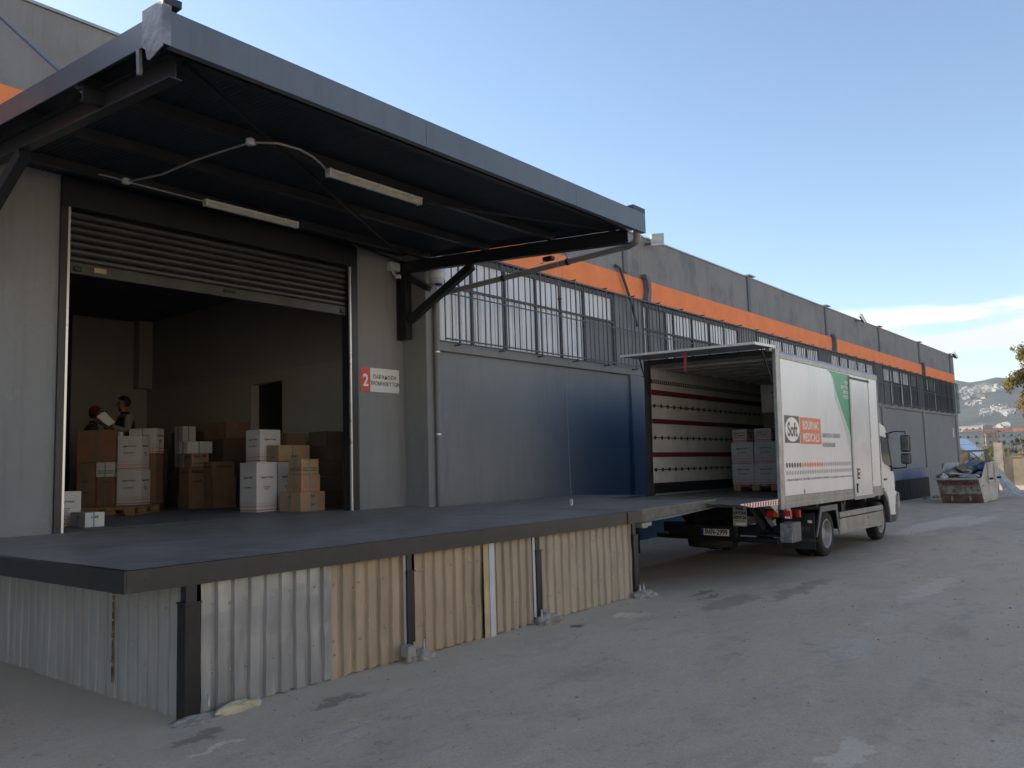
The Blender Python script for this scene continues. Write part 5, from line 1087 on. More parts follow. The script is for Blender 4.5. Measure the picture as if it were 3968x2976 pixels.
# ---------------------------------------------------------------- people
def skinned(name, nodes, edges, root, m, parent, sub=2, flat=None):
    keys = list(nodes); me = bpy.data.meshes.new(name)
    me.from_pydata([nodes[k][0] for k in keys], [(keys.index(a), keys.index(b_)) for a, b_ in edges], [])
    me.materials.append(m); o = link(name, me, parent)
    s = o.modifiers.new('skin', 'SKIN'); s.use_smooth_shade = True; s.branch_smoothing = 0.3
    for i, k in enumerate(keys):
        r_ = nodes[k][1]; sv = me.skin_vertices[0].data[i]; sv.radius = r_ if isinstance(r_, tuple) else (r_, r_); sv.use_root = (k == root)
    if sub: q = o.modifiers.new('sub', 'SUBSURF'); q.levels = sub; q.render_levels = sub
    return o
def hand(parent, wrist, dirv, upv, curl=0.5, side=1, m=None):
    """palm with four unequal bent fingers and a thumb leaving its side"""
    d = Vector(dirv).normalized(); u = Vector(upv); u = (u - d * u.dot(d)).normalized(); r_ = d.cross(u) * side
    wv = Vector(wrist); nodes = {'w': (tuple(wv), 0.026), 'p': (tuple(wv + d * 0.05), (0.036, 0.020)), 'k': (tuple(wv + d * 0.085), (0.038, 0.016))}
    h = skinned('hand', nodes, [('w', 'p'), ('p', 'k')], 'w', m or skin, parent, 1)
    for i, (ln, off_) in enumerate(((0.072, 0.030), (0.080, 0.010), (0.075, -0.010), (0.060, -0.029))):
        b0 = wv + d * 0.078 + r_ * off_; p1 = b0 + (d * math.cos(curl) - u * math.sin(curl)) * ln * 0.5; c2 = curl * 2.1; p2_ = p1 + (d * math.cos(c2) - u * math.sin(c2)) * ln * 0.32; c3 = curl * 2.9; p3 = p2_ + (d * math.cos(c3) - u * math.sin(c3)) * ln * 0.25
        skinned('finger', {0: (tuple(b0), 0.0095), 1: (tuple(p1), 0.009), 2: (tuple(p2_), 0.0085), 3: (tuple(p3), 0.007)}, [(0, 1), (1, 2), (2, 3)], 0, m or skin, h, 1)
    b0 = wv + d * 0.025 + r_ * 0.028; p1 = b0 + (d * 0.6 + r_ * 0.7 - u * 0.2).normalized() * 0.042; p2_ = p1 + (d * 0.95 + r_ * 0.1 - u * 0.3).normalized() * 0.032
    skinned('thumb', {0: (tuple(b0), 0.013), 1: (tuple(p1), 0.011), 2: (tuple(p2_), 0.0085)}, [(0, 1), (1, 2)], 0, m or skin, h, 1)
    return h
def person(lab, loc, rz, S, pose, cloth):
    t = thing('person', lab, 'person', loc, None, (0, 0, rz)); t.scale = (S, S, S)
    P = pose; n = {}
    hd = Vector(P['head']); nk = Vector(P['neck']); ch = Vector(P['chest']); pv = Vector(P['pelvis'])
    body = {'pelvis': (P['pelvis'], (0.13, 0.11)), 'waist': (tuple((pv + ch) / 2), (0.13, 0.10)), 'chest': (P['chest'], (0.155, 0.115)), 'neckb': (tuple(nk * .75 + ch * .25), (0.10, 0.075)), 'neck': (P['neck'], 0.056),
            'jaw': (tuple(hd + Vector((0.02, 0, -0.075))), (0.062, 0.072)), 'head': (P['head'], (0.078, 0.095)), 'crown': (tuple(hd + Vector((-0.01, 0, 0.075))), (0.066, 0.078))}
    ed = [('pelvis', 'waist'), ('waist', 'chest'), ('chest', 'neckb'), ('neckb', 'neck'), ('neck', 'jaw'), ('jaw', 'head'), ('head', 'crown')]
    for s, k in ((1, 'l'), (-1, 'r')):
        for nm, rr in (('sh', 0.062), ('el', 0.043), ('wr', 0.029)): body[nm + k] = (P[nm + k], rr)
        for nm, rr in (('hip', 0.095), ('kn', 0.062), ('an', 0.042), ('toe', 0.035)): body[nm + k] = (P[nm + k], rr)
        ed += [('chest', 'sh' + k), ('sh' + k, 'el' + k), ('el' + k, 'wr' + k), ('pelvis', 'hip' + k), ('hip' + k, 'kn' + k), ('kn' + k, 'an' + k), ('an' + k, 'toe' + k)]
    skinned('body', body, ed, 'pelvis', skin, t)
    # garments a little larger than the body
    g = {k: body[k] for k in ('pelvis', 'waist', 'chest', 'neckb')}; g = {k: (v[0], tuple(a + 0.045 for a in v[1])) for k, v in g.items()}
    for k in 'lr': g['sh' + k] = (P['sh' + k], 0.10)
    skinned('vest' if cloth['vest'] else 'jacket', g, [('pelvis', 'waist'), ('waist', 'chest'), ('chest', 'neckb'), ('chest', 'shl'), ('chest', 'shr')], 'pelvis', cloth['top'], t)
    skinned('collar', {0: (tuple(nk * .75 + ch * .25), (0.125, 0.11)), 1: (tuple(nk + (hd - nk) * 0.15), (0.092, 0.090))}, [(0, 1)], 0, cloth['top'], t, 1)
    for k in 'lr':
        sh, el, wr = (Vector(P[q + k]) for q in ('sh', 'el', 'wr'))
        skinned('sleeve', {0: (tuple(sh + (sh - el) * 0.12), 0.092), 1: (tuple((sh + el) / 2), 0.074), 2: (tuple(el), 0.064), 3: (tuple(el + (wr - el) * 0.9), 0.042)}, [(0, 1), (1, 2), (2, 3)], 0, cloth['sleeve'], t)
        hp, kn, an = (Vector(P[q + k]) for q in ('hip', 'kn', 'an'))
        skinned('trouser_leg', {0: (tuple(hp), 0.115), 1: (tuple(kn), 0.082), 2: (tuple(an + Vector((0, 0, 0.03))), 0.066)}, [(0, 1), (1, 2)], 0, jeans, t)
        toe = Vector(P['toe' + k]); skinned('shoe', {0: (tuple(an + Vector((-0.03, 0, -0.045))), 0.045), 1: (tuple(toe + Vector((0, 0, 0))), 0.042)}, [(0, 1)], 0, blk, t, 1)
        hand(t, P['wr' + k], P['hd' + k], P['hu' + k], P.get('curl' + k, 0.4), 1 if k == 'r' else -1)
    # face
    f = hd
    part('nose', MB().add([f + Vector(v) for v in ((0.094, 0, 0.030), (0.125, 0, -0.018), (0.100, 0.016, -0.022), (0.100, -0.016, -0.022), (0.08, 0, 0.0))], [(0, 1, 2), (0, 3, 1), (1, 3, 2), (0, 2, 4), (0, 4, 3), (2, 3, 4)]), skin, t, local=True)
    for s in (-1, 1):
        part('eye', MB().ico(f + Vector((0.080, s * 0.030, 0.016)), 0.013, 1, smooth=True), inkk, t, local=True)
        part('ear', MB().ico(f + Vector((-0.005, s * 0.082, -0.005)), 0.030, 1, sx=0.6, sy=0.35, smooth=True), skin, t, local=True)
    part('mouth', MB().box(f.x + 0.088, f.x + 0.097, -0.022 + f.y, 0.022 + f.y, f.z - 0.050, f.z - 0.043), mat('lips', (0.2, 0.06, 0.05), 0.6), t, local=True)
    return t
def haircap(t, hd, m, r_=0.104, zc_=0.035, xo=-0.014, nm='hair', fz=-0.02):
    bm = bmesh.new(); bmesh.ops.create_icosphere(bm, subdivisions=4, radius=1); vs = []
    keep = [v for v in bm.verts if not (v.co.x > 0.30 and v.co.z < 0.42) and v.co.z > -0.75]
    kill = [v for v in bm.verts if v not in set(keep)]; bmesh.ops.delete(bm, geom=kill, context='VERTS')
    bm.verts.index_update()
    for v in bm.verts:
        k = 1 + 0.05 * noise.noise(v.co * 5); vs.append(Vector(hd) + Vector((xo + v.co.x * (r_ + 0.012) * k, v.co.y * (r_ - 0.008) * k, zc_ + v.co.z * r_ * 1.12 * k)))
    fs = [tuple(v.index for v in f.verts) for f in bm.faces]; bm.free()
    o = part(nm, MB().add(vs, fs, True), m, t, local=True); q = o.modifiers.new('s', 'SOLIDIFY'); q.thickness = 0.012; return o
stand = lambda d={}: dict({'pelvis': (0, 0, 0.95), 'chest': (0.0, 0, 1.30), 'neck': (0.01, 0, 1.50), 'head': (0.045, 0, 1.645), 'shl': (0, 0.19, 1.42), 'shr': (0, -0.19, 1.42), 'hipl': (0, 0.10, 0.90), 'hipr': (0, -0.10, 0.90),
    'knl': (0.03, 0.11, 0.48), 'knr': (-0.02, -0.11, 0.48), 'anl': (0, 0.12, 0.09), 'anr': (-0.06, -0.12, 0.09), 'toel': (0.13, 0.13, 0.045), 'toer': (0.07, -0.14, 0.045)}, **d)
PF = DK + 0.287
for i in range(2): pallet(('lower', 'upper')[i] + ' pallet of the pair the bearded person stands on', (7.76, 16.60, DK + i * .1435), 0, .8, .8)
for i in range(2): pallet(('lower', 'upper')[i] + ' pallet of the pair the person in the cap stands on', (6.94, 16.60, DK + i * .1435), 0, 0.8, 0.8)
man = person('bearded person in black vest over grey sleeves, turned left', (8.11, 16.88, PF), R(172), 1.15,
    stand({'ell': (0.05, 0.25, 1.14), 'wrl': (0.32, 0.20, 1.24), 'hdl': (0.9, -0.1, 0.35), 'hul': (-0.3, 0, 1), 'curll': 0.35,
           'elr': (0.10, -0.22, 1.13), 'wrr': (0.34, -0.12, 1.26), 'hdr': (0.5, 0.1, 0.85), 'hur': (-0.9, 0, 0.4), 'curlr': 0.25}), {'vest': True, 'top': vestm, 'sleeve': shirtm})
haircap(man, (0.045, 0, 1.645), hairm)
bd_ = skinned('beard', {0: ((0.075, 0, 1.575), (0.055, 0.050)), 1: ((0.085, 0, 1.535), (0.045, 0.042)), 2: ((0.080, 0, 1.505), (0.028, 0.028))}, [(0, 1), (1, 2)], 0, hairm, man, 2)
wom = person('shorter person in dark jacket and red cap behind the big brown carton', (7.40, 16.96, PF), R(-15), 1.04,
    stand({'chest': (0.05, 0, 1.27), 'neck': (0.09, 0, 1.46), 'head': (0.14, 0, 1.59), 'shl': (0.05, 0.18, 1.38), 'shr': (0.05, -0.18, 1.38), 'ell': (0.12, 0.24, 1.10), 'wrl': (0.34, 0.14, 1.25), 'hdl': (0.8, -0.3, 0.4), 'hul': (-0.3, 0, 1), 'elr': (0.14, -0.23, 1.10), 'wrr': (0.36, -0.08, 1.27), 'hdr': (0.8, 0.2, 0.5), 'hur': (-0.3, 0, 1)}),
    {'vest': False, 'top': jackm, 'sleeve': jackm})
haircap(wom, (0.14, 0, 1.59), hairm, 0.098, 0.02, -0.02)
haircap(wom, (0.135, 0, 1.605), redcl, 0.108, 0.045, -0.012, 'cap')
part('cap_peak', MB().prism([(0.20, -0.07), (0.30, -0.05), (0.33, 0), (0.30, 0.05), (0.20, 0.07)], 1.655, 1.668, 'xy'), redcl, wom, local=True)
a = Vector((7.60, 16.60, 2.98))
pp = MB(); e1 = Vector((0.11, -0.05, -0.09)); e2 = Vector((0.13, -0.05, 0.10)).normalized() * 0.12
v = [a - e1 - e2 * .7, a + e1 - e2 * .9, a + e1 + e2 * .3, a - e1 + e2 * .8]
single('paper_sheet', MB().add(v + [q + Vector((0.002, 0.004, 0)) for q in v], [(0, 1, 2, 3), (7, 6, 5, 4), (0, 4, 5, 1), (1, 5, 6, 2), (2, 6, 7, 3), (3, 7, 4, 0)]), paper, 'white sheet of paper held up between the two people', 'paper', tuple(a))

# ---------------------------------------------------------------- skip full of rubble
gs_ = gz(40.5)
SK = thing('skip', 'rusty white skip heaped with building rubble', 'skip', (41.2, 7.6, gs_))
Y0, Y1 = 6.80, 8.42; b = gs_
side = [(39.85, b + .02), (39.0, b + 1.04), (39.75, b + 1.10), (40.85, b + 1.70), (43.0, b + 1.72), (43.85, b + 1.68), (43.80, b + .80), (42.95, b + .02)]
part('side_plate', MB().prism(side, Y0, Y0 + 0.02, 'xz'), skipw, SK, bev=0.005); part('side_plate', MB().prism(side, Y1 - 0.02, Y1, 'xz'), skipw, SK)
part('floor', MB().box(39.86, 42.94, Y0 + .021, Y1 - .021, b + .02, b + .05), skipb, SK)
part('front_plate', MB().add([(39.85, Y0 + .021, b + .03), (39.85, Y1 - .021, b + .03), (39.0, Y1 - .021, b + 1.04), (39.0, Y0 + .021, b + 1.04), (39.88, Y0 + .021, b + .03), (39.88, Y1 - .021, b + .03), (39.03, Y1 - .021, b + 1.04), (39.03, Y0 + .021, b + 1.04)], [(0, 1, 2, 3), (7, 6, 5, 4), (0, 4, 5, 1), (2, 6, 7, 3), (1, 5, 6, 2), (0, 3, 7, 4)]), skipb, SK)
part('rear_plate', MB().box(43.76, 43.80, Y0 + .021, Y1 - .021, b + .3, b + 1.6), skipb, SK)
part('rim', MB().box(38.94, 39.06, Y0 - .03, Y1 + .05, b + 1.02, b + 1.09), skipw, SK)
part('rib', MB().beam((39.45, Y0 + .03, b + .52), (39.45, Y1 - .03, b + .52), 0.05, 0.06), skipw, SK)
part('rim', MB().box(39.76, 43.7, Y0 - .05, Y0 - .002, b + .70, b + .76), skipw, SK)
for x in (41.0, 42.6): part('rib', MB().box(x, x + .09, Y0 - .05, Y0 - .002, b + .78, b + 1.62), skipw, SK)
part('rib', MB().box(40.9, 42.8, Y0 - .05, Y0 - .002, b + 1.63, b + 1.70), skipw, SK)
for x in (41.3, 43.3): part('lifting_lug', MB().tube([(x, Y0 - .003, b + .98), (x, Y0 - .16, b + .99)], 0.045, 10), blk, SK)
for y in (7.25, 7.95): part('front_hook', MB().box(39.60, 39.70, y, y + .06, b + .10, b + .30), skipw, SK)
tx = mat('faded_red_text', (0.24, 0.07, 0.06), 0.8, var=0.3, vs_=20)
for i, s in enumerate(('ΑΠΟΚΟΜΙΔΗ', '210 5745502')):
    me = text_mesh(s, 0.27, tx, bold=0.012, align='CENTER', squeeze=0.8); o = link('lettering', me, SK)
    zz = b + 0.80 - 0.27 * i; xx = 39.0 + (1.04 - (zz - b)) * 0.842 - 0.012
    o.rotation_euler = (R(90 - 40) if False else R(130 - 0), 0, R(-90)); o.rotation_euler = Euler((R(90 + 40), 0, R(-90))); o.location = (xx - 41.2, 7.55 - 7.6, zz - gs_)
random.seed(21)
rb = MB()
for i in range(70):
    x = random.uniform(39.3, 43.4); y = random.uniform(Y0 + .15, Y1 - .15); h = 1.05 + 0.48 * math.sin((x - 39) / 4.6 * 3.1) * random.uniform(.5, 1)
    rb.ico((x, y, b + h * random.uniform(.75, 1)), random.uniform(.12, .30), 1, sz=0.6, jit=0.25)
rb.box(39.25, 43.6, Y0 + .05, Y1 - .05, b + .4, b + .92)
single('rubble_heap', rb, rubble, 'heap of grey rubble filling the skip', 'rubble', (41.2, 7.6, b + .9))
def plank(a, c_, w_, th, m, lab, cat='plank', nm='plank'):
    o = single(nm, MB().beam(a, c_, w_, th), m, lab, cat, tuple(a)); return o
plank((39.25, 8.0, b + 1.30), (40.6, 6.95, b + 1.14), .22, .05, skipw, 'pale board lying across the near end of the skip')
plank((39.7, 7.6, b + 1.36), (41.2, 6.95, b + 1.20), .20, .06, plas, 'dark board lying behind the pale one in the skip')
plank((40.6, 7.6, b + 1.20), (41.7, 6.95, b + 1.72), .5, .03, plas, 'black panel tilted up at the raised side of the skip', 'panel', 'panel')
plank((41.2, 8.0, b + 1.1), (41.9, 7.4, b + 1.75), .8, .03, bluep, 'blue grey panel tilted up in the middle of the skip', 'panel', 'panel')
single('bucket', MB().lathe([(0.001, 0), (0.10, 0), (0.13, 0.26), (0.118, 0.26), (0.09, 0.02)], (39.3, 8.25, b + 1.02), 'z', 16, M=Euler((R(40), R(-20), 0)).to_matrix()), white, 'white bucket in the left corner of the skip', 'bucket', (39.3, 8.25, b + 1.02))
mb = MB()
for i in range(9): mb.ico((39.55 + random.uniform(-.2, .25), 7.2 + random.uniform(-.3, .3), b + 1.10 + random.uniform(0, .08)), random.uniform(.10, .17), 2, sz=0.5, jit=0.15)
single('plastic_bag', mb, lilac, 'crumpled pale lilac plastic bags lying on the rubble', 'bag', (39.6, 7.2, b + 1.1))
single('blue_tub', MB().ico((41.0, 7.05, b + 1.45), .16, 2, sz=.7, jit=.1), mat('bright_blue', (0.04, 0.14, 0.30), 0.5), 'small bright blue tub against the raised skip side', 'tub', (41.0, 7.05, b + 1.45))
plank((40.6, 8.46, b + 1.45), (43.6, 8.46, b + 1.45), .04, .5, skipb, 'rusty spare sheet standing behind the skip', 'sheet', 'metal_sheet')
# polythene draped from the skip's far end
mb = MB(); nu, nv = 14, 10
for i in range(nu + 1):
    for j in range(nv + 1):
        s = i / nu; q = j / nv
        x = 43.9 + s * 2.6 + q * 0.5 * s; y = 6.95 + 0.10 * math.sin(q * 11 + s * 3) * s - 0.55 * q * s ** 1.5; z = b + 1.60 * (1 - s ** 0.8) * (1 - .25 * q)
        p = Vector((x, y - 0.35 * q, z)); p += Vector((0, 1, 1)) * 0.12 * noise.noise(p * 2.3)
        p.z = max(p.z, gz(p.x) + 0.012 + 0.02 * q); mb.v.append(tuple(p))
for i in range(nu):
    for j in range(nv): mb.f.append((i * (nv + 1) + j, (i + 1) * (nv + 1) + j, (i + 1) * (nv + 1) + j + 1, i * (nv + 1) + j + 1)); mb.m.append(0); mb.sm.append(False)
single('polythene_sheet', mb, polyth, 'milky plastic sheet trailing from the far end of the skip to the ground', 'plastic sheet', (43.9, 6.85, b + 1.6))
# rubble by the wall
mb = MB()
for i in range(25): 
    x = random.uniform(43.5, 47.4); mb.ico((x, 10.2 - random.uniform(0, .5), gz(x) + .04), random.uniform(.05, .14), 1, sz=.6, jit=.3)
single('debris_pile', mb, conc, 'scatter of pale broken concrete along the foot of the far wall', 'debris', (45, 10.1, gz(45)))

# ---------------------------------------------------------------- unseen building added for warm bounce light, suggested by reflections in the truck panel
NB = thing('unseen_building', 'unseen pale beige two storey building added behind the camera, across the yard', 'building', (20, -17, 0))
nbm = mat('beige_render', (0.60, 0.535, 0.44), 0.9, var=0.04)
part('wall', MB().box(-25, 62, -27, -17, -1, 9.0), nbm, NB)
part('parapet', MB().box(-25.2, 62.2, -27.2, -16.85, 9.001, 9.5), nbm, NB)
wm_ = MB().box(-1.0, 1.0, 0, 0.02, 0, 1.5).mesh('window', glass)
for i in range(14):
    for z in (1.4, 5.2): link('window', wm_, NB, (-42 + i * 6.2, 0.002, z))
# ---------------------------------------------------------------- yard boundary
gw = gz(71)
BW = thing('boundary_wall', 'low sunlit rendered wall across the far end of the yard', 'wall', (71.2, 0, gw))
part('wall', MB().box(71, 71.3, -60, 10.62, gw - .6, 1.33), outwall, BW)
cop = MB().box(-0.19, 0.19, -1.0, 0.99, 0.001, 0.05).mesh('coping_stone', outwall)
for i in range(12): link('coping_stone', cop, BW, (-0.05, 9.6 - i * 2.0, 1.33 - gw))
part('end_pillar', MB().box(70.9, 71.4, 10.63, 11.2, gw - .6, 2.45), mat('pillar_concrete', (0.48, 0.42, 0.34), 0.9, var=0.1), BW)
GT_ = thing('gate', 'dark steel sliding gate frame with diagonal brace beyond the building corner', 'gate', (69.5, 12.4, gw))
fy0, fy1 = 11.35, 13.4
part('gate_post', MB().box(69.4, 69.62, fy0, fy0 + .24, gw, 1.95), steeld, GT_); part('gate_post', MB().box(69.4, 69.5, 12.55, 12.68, gw, 1.80), steeld, GT_)
part('gate_post', MB().box(69.4, 69.55, 15.2, 15.4, gw, 1.9), steeld, GT_); part('top_rail', MB().box(69.4, 69.55, fy0 + .24, 15.2, 1.82, 1.95), steeld, GT_)
part('diagonal_brace', MB().beam((69.5, 12.5, 1.80), (69.5, fy0 + .2, 0.95), .06, .06), steeld, GT_); part('bottom_rail', MB().box(69.4, 69.5, fy0 + .24, 15.2, gw + .1, gw + .22), steeld, GT_)
part('gate_panel', MB().box(69.44, 69.46, 12.7, 15.2, gw + .25, 1.75), mat('rusty_mesh', (0.22, 0.17, 0.10), 0.9, var=0.3, vs_=3), GT_)
FN = thing('wire_fence', 'thin metal posts with stretched wires on the boundary wall', 'fence', (71.1, 6, 1.35))
for i in range(17):
    y = 11.9 - i * 1.05 + random.uniform(-.15, .15); part('fence_post', MB().tube([(71.1, y, 1.3), (71.1, y + .02, random.choice((2.9, 3.6, 3.75)))], 0.018, 5), steeld, FN)
for z in (1.75, 2.35, 2.86, 3.48): part('wire', MB().tube([(71.1, 13.5, z + .06), (71.1, 4, z - .05), (71.1, -10, z)], 0.009, 4), steeld, FN)
# ---------------------------------------------------------------- plants
def leafmesh(sz, m, n=26, rad=0.35, seed=1, droop=0.0, jz=1.0):
    random.seed(seed); mb = MB()
    for i in range(n):
        d = Vector((random.gauss(0, 1), random.gauss(0, 1), random.gauss(0, 1))).normalized() * rad * random.uniform(.25, 1); d.z = d.z * jz - droop * random.random()
        a = Vector((random.uniform(-1, 1), random.uniform(-1, 1), random.uniform(-.8, .4) - droop)).normalized() * sz * random.uniform(.7, 1.4)
        s = a.cross(Vector((random.uniform(-1, 1), random.uniform(-1, 1), random.uniform(-1, 1)))).normalized() * sz * .32
        mb.add([d, d + a * .5 + s, d + a, d + a * .5 - s], [(0, 1, 2, 3)])
    return mb.mesh('leaves', m, fixn=False)
def tree(nm, lab, base, h, rad, leafs, trunk_r=0.15, n=60, seed=1, crown0=0.35, group=None, trunkm=bark, cat='tree', zs=1.0, dense=1.0, fr=None):
    """one crown object made of leaf clusters along limbs, one trunk object"""
    random.seed(seed); t = thing(nm, lab, cat, base, group)
    tk = MB(); top = Vector((random.uniform(-.1, .1) * h, random.uniform(-.1, .1) * h, h * .82))
    mid = top * .5 + Vector((random.uniform(-.05, .05) * h, random.uniform(-.05, .05) * h, 0))
    tk.tube([(0, 0, -.3), tuple(mid * .5), tuple(mid), tuple(top)], [trunk_r, trunk_r * .85, trunk_r * .6, trunk_r * .15], 8)
    cr = {i: MB() for i in range(len(leafs))}; tips = []
    nb = 14
    for i in range(nb):
        k = crown0 + (1 - crown0) * (i + .5) / nb; p = mid * (k / .5) if k < .5 else mid + (top - mid) * ((k - .5) / .5)
        a = i * 2.4 + random.uniform(-.4, .4); ln = rad * (1.05 - .55 * abs(k - crown0 - .25)) * random.uniform(.7, 1.1)
        e = p + Vector((math.cos(a) * ln, math.sin(a) * ln, ln * random.uniform(.05, .5) * zs)); m_ = (p + e) / 2 + Vector((0, 0, -ln * .05))
        tk.tube([tuple(p), tuple(m_), tuple(e)], [trunk_r * .3, trunk_r * .18, trunk_r * .04], 5); tips += [p + (e - p) * q for q in (.45, .65, .85, 1.0)]
    part('trunk', tk, trunkm, t, local=True)
    for i in range(n):
        c_ = random.choice(tips) + Vector((random.gauss(0, .13), random.gauss(0, .13), random.gauss(0, .13))) * rad
        m_i = random.randrange(len(leafs)); q = cr[m_i]; r_ = rad * random.uniform(.13, .24)
        for j in range(int(34 * dense)):
            d = Vector((random.gauss(0, 1), random.gauss(0, 1), random.gauss(0, .8))); d = d.normalized() * r_ * random.random() ** .5
            ls = (fr or rad * .045) * random.uniform(.7, 1.5)
            a = Vector((random.uniform(-1, 1), random.uniform(-1, 1), random.uniform(-1.2, .4))).normalized() * ls
            s = a.cross(Vector((random.uniform(-1, 1), random.uniform(-1, 1), random.uniform(-1, 1)))).normalized() * ls * .35
            p = c_ + d; q.add([p, p + a * .5 + s, p + a, p + a * .5 - s], [(0, 1, 2, 3)])
    me = MB(); me.v = []; cnt = 0
    for i, m in enumerate(leafs):
        o = len(me.v); me.v += cr[i].v; me.f += [tuple(k + o for k in f) for f in cr[i].f]; me.m += [i] * len(cr[i].f); me.sm += [False] * len(cr[i].f)
    link('crown', me.mesh('crown', list(leafs), fixn=False), t)
    return t
# the drooping tree at the right edge, its trunk outside the frame
DT = thing('pepper_tree', 'tree with drooping yellow green and orange sprays at the right edge', 'tree', (62, 4.9, gz(62)))
random.seed(31); tk = MB(); g0 = 0
tk.tube([(0, 0, -.3), (.1, .1, 2.5), (0, .2, 5), (.2, .1, 8), (0, .3, 11)], [.28, .24, .20, .12, .04], 9)
lm = [leafy, leafo, leafd]; cr = MB()
def spray(p, ln, dense, mi_):
    d = Vector((random.uniform(-.4, .4), random.uniform(-.3, .5), -1)).normalized()
    for k in range(int(ln / .06)):
        q = p + d * k * .07 + Vector((random.gauss(0, .09), random.gauss(0, .09), random.gauss(0, .03)))
        for j in range(dense):
            a = (d + Vector((random.uniform(-1, 1), random.uniform(-1, 1), random.uniform(-.5, .5))) * .9).normalized() * random.uniform(.09, .20)
            s = a.cross(Vector((random.uniform(-1, 1), random.uniform(-1, 1), random.uniform(-1, 1)))).normalized() * .042
            o = q + Vector((random.gauss(0, .06),) * 3); cr.mi = mi_ if random.random() < .75 else random.randrange(3); cr.add([o, o + a * .5 + s, o + a, o + a * .5 - s], [(0, 1, 2, 3)])
LIMBS = [((0, .2, 6.2), (.2, 2.0, 7.6), (.1, 3.3, 7.5), 0), ((0, .2, 5.6), (-.2, 1.6, 6.9), (0, 2.9, 6.6), 1), ((0, .2, 5.2), (-.3, 1.2, 6.0), (0, 2.5, 5.3), 0), ((0, .2, 6.5), (.2, 2.2, 8.0), (.1, 3.75, 7.15), 0), ((0, .2, 5.2), (.1, 1.9, 6.6), (0, 3.05, 5.75), 1), ((0, .2, 7.4), (-.1, 1.7, 8.8), (0, 3.0, 9.15), 0), ((0, .2, 5.0), (0, 1.4, 5.9), (.1, 2.75, 6.3), 1), ((0, .2, 6), (.5, 1.5, 7.2), (.3, 2.5, 7.6), 2), ((0, .2, 8.5), (0, 1.2, 9.6), (.2, 2.1, 10), 0),
         ((0, .2, 5), (-.2, -1.5, 6.6), (0, -3.2, 5.9), 0), ((0, .2, 7), (.4, -1.6, 8.6), (.2, -2.9, 8.4), 1), ((0, .2, 6), (-1.6, .2, 7.6), (-2.8, .1, 7.0), 0), ((0, .2, 7), (1.8, .1, 8.4), (3, 0, 7.8), 2), ((0, .2, 8), (-1, -.6, 10), (-1.6, -1, 10.4), 1), ((0, .2, 4.6), (0, 1.3, 5.2), (0, 2.35, 4.9), 1)]
LIMBS += [(p, (q[0] + .4, .6 - q[1], q[2] - .2), (r_[0] - .3, .7 - r_[1], r_[2] + .1), m_) for p, q, r_, m_ in LIMBS[:8]] + [((0, .2, 6), (1.2, 1.1, 7.3), (2.1, 1.9, 6.9), 1), ((0, .2, 6.5), (-1.1, 1.0, 8.0), (-1.9, 1.7, 7.7), 0), ((0, .2, 8), (.2, .6, 9.8), (.1, .9, 10.8), 0)]
for p0, p1, p2_, mi_ in LIMBS:
    pts = [Vector(p0), Vector(p0).lerp(Vector(p1), .5) + Vector((0, 0, .1)), Vector(p1), Vector(p1).lerp(Vector(p2_), .5) + Vector((0, 0, .08)), Vector(p2_)]
    tk.tube([tuple(p) for p in pts], [.10, .08, .05, .03, .012], 6)
    for k in range(34):
        s = random.random() ** .8 * 3 + 1; i = min(3, int(s)); p = pts[i].lerp(pts[i + 1], s - i) + Vector((random.gauss(0, .22), random.gauss(0, .2), random.gauss(0, .12)))
        spray(p, random.uniform(.4, 1.25) * (1.2 if mi_ == 1 else .8), 5, mi_)
part('trunk', tk, bark, DT, local=True); link('crown', cr.mesh('crown', lm, fixn=False), DT)
# shrubs and small trees beyond the wall
tree('shrub', 'yellow flowering shrub leaning over the wall top', (72.3, 9.1, -1.0), 3.0, 0.95, [leafy, mat('yellow_flower', (0.55, 0.40, 0.06), 0.7, var=0.2)], .05, 60, 41, cat='shrub', fr=.09)
tree('shrub', 'orange tinged shrub at the right end of the wall top', (72.4, 7.9, -1.0), 2.9, 0.8, [leafo, leafy], .05, 50, 42, cat='shrub', fr=.09)
tree('cypress', 'dark narrow conifer left of the bare trees beyond the wall', (95, 14.6, -1.6), 5.0, 1.1, [leafd, leafd, leafy], .10, 90, 43, .12, fr=.13)
tree('olive_tree', 'pale olive bush spilling over the gate pillar', (74.5, 12.0, -1.2), 3.9, 1.5, [leafl, leafy], .08, 95, 44, .2, fr=.09)
tree('olive_tree', 'dark olive tree in the middle beyond the wall', (92, 12.6, -1.5), 5.0, 1.7, [leafd, leafl], .10, 90, 45, .15, fr=.12)
tree('olive_tree', 'olive tree at the right beyond the wall', (90, 10.2, -1.5), 4.4, 1.5, [leafl, leafd], .10, 80, 46, .15, fr=.12)
tree('hedge_bush', 'brown green bush seen through the gate', (73.5, 14.2, -1.2), 3.2, 1.4, [leafl, mat('leaf_brown', (0.14, 0.095, 0.05), 0.7, var=.3)], .07, 90, 47, .05, cat='bush', fr=.09)
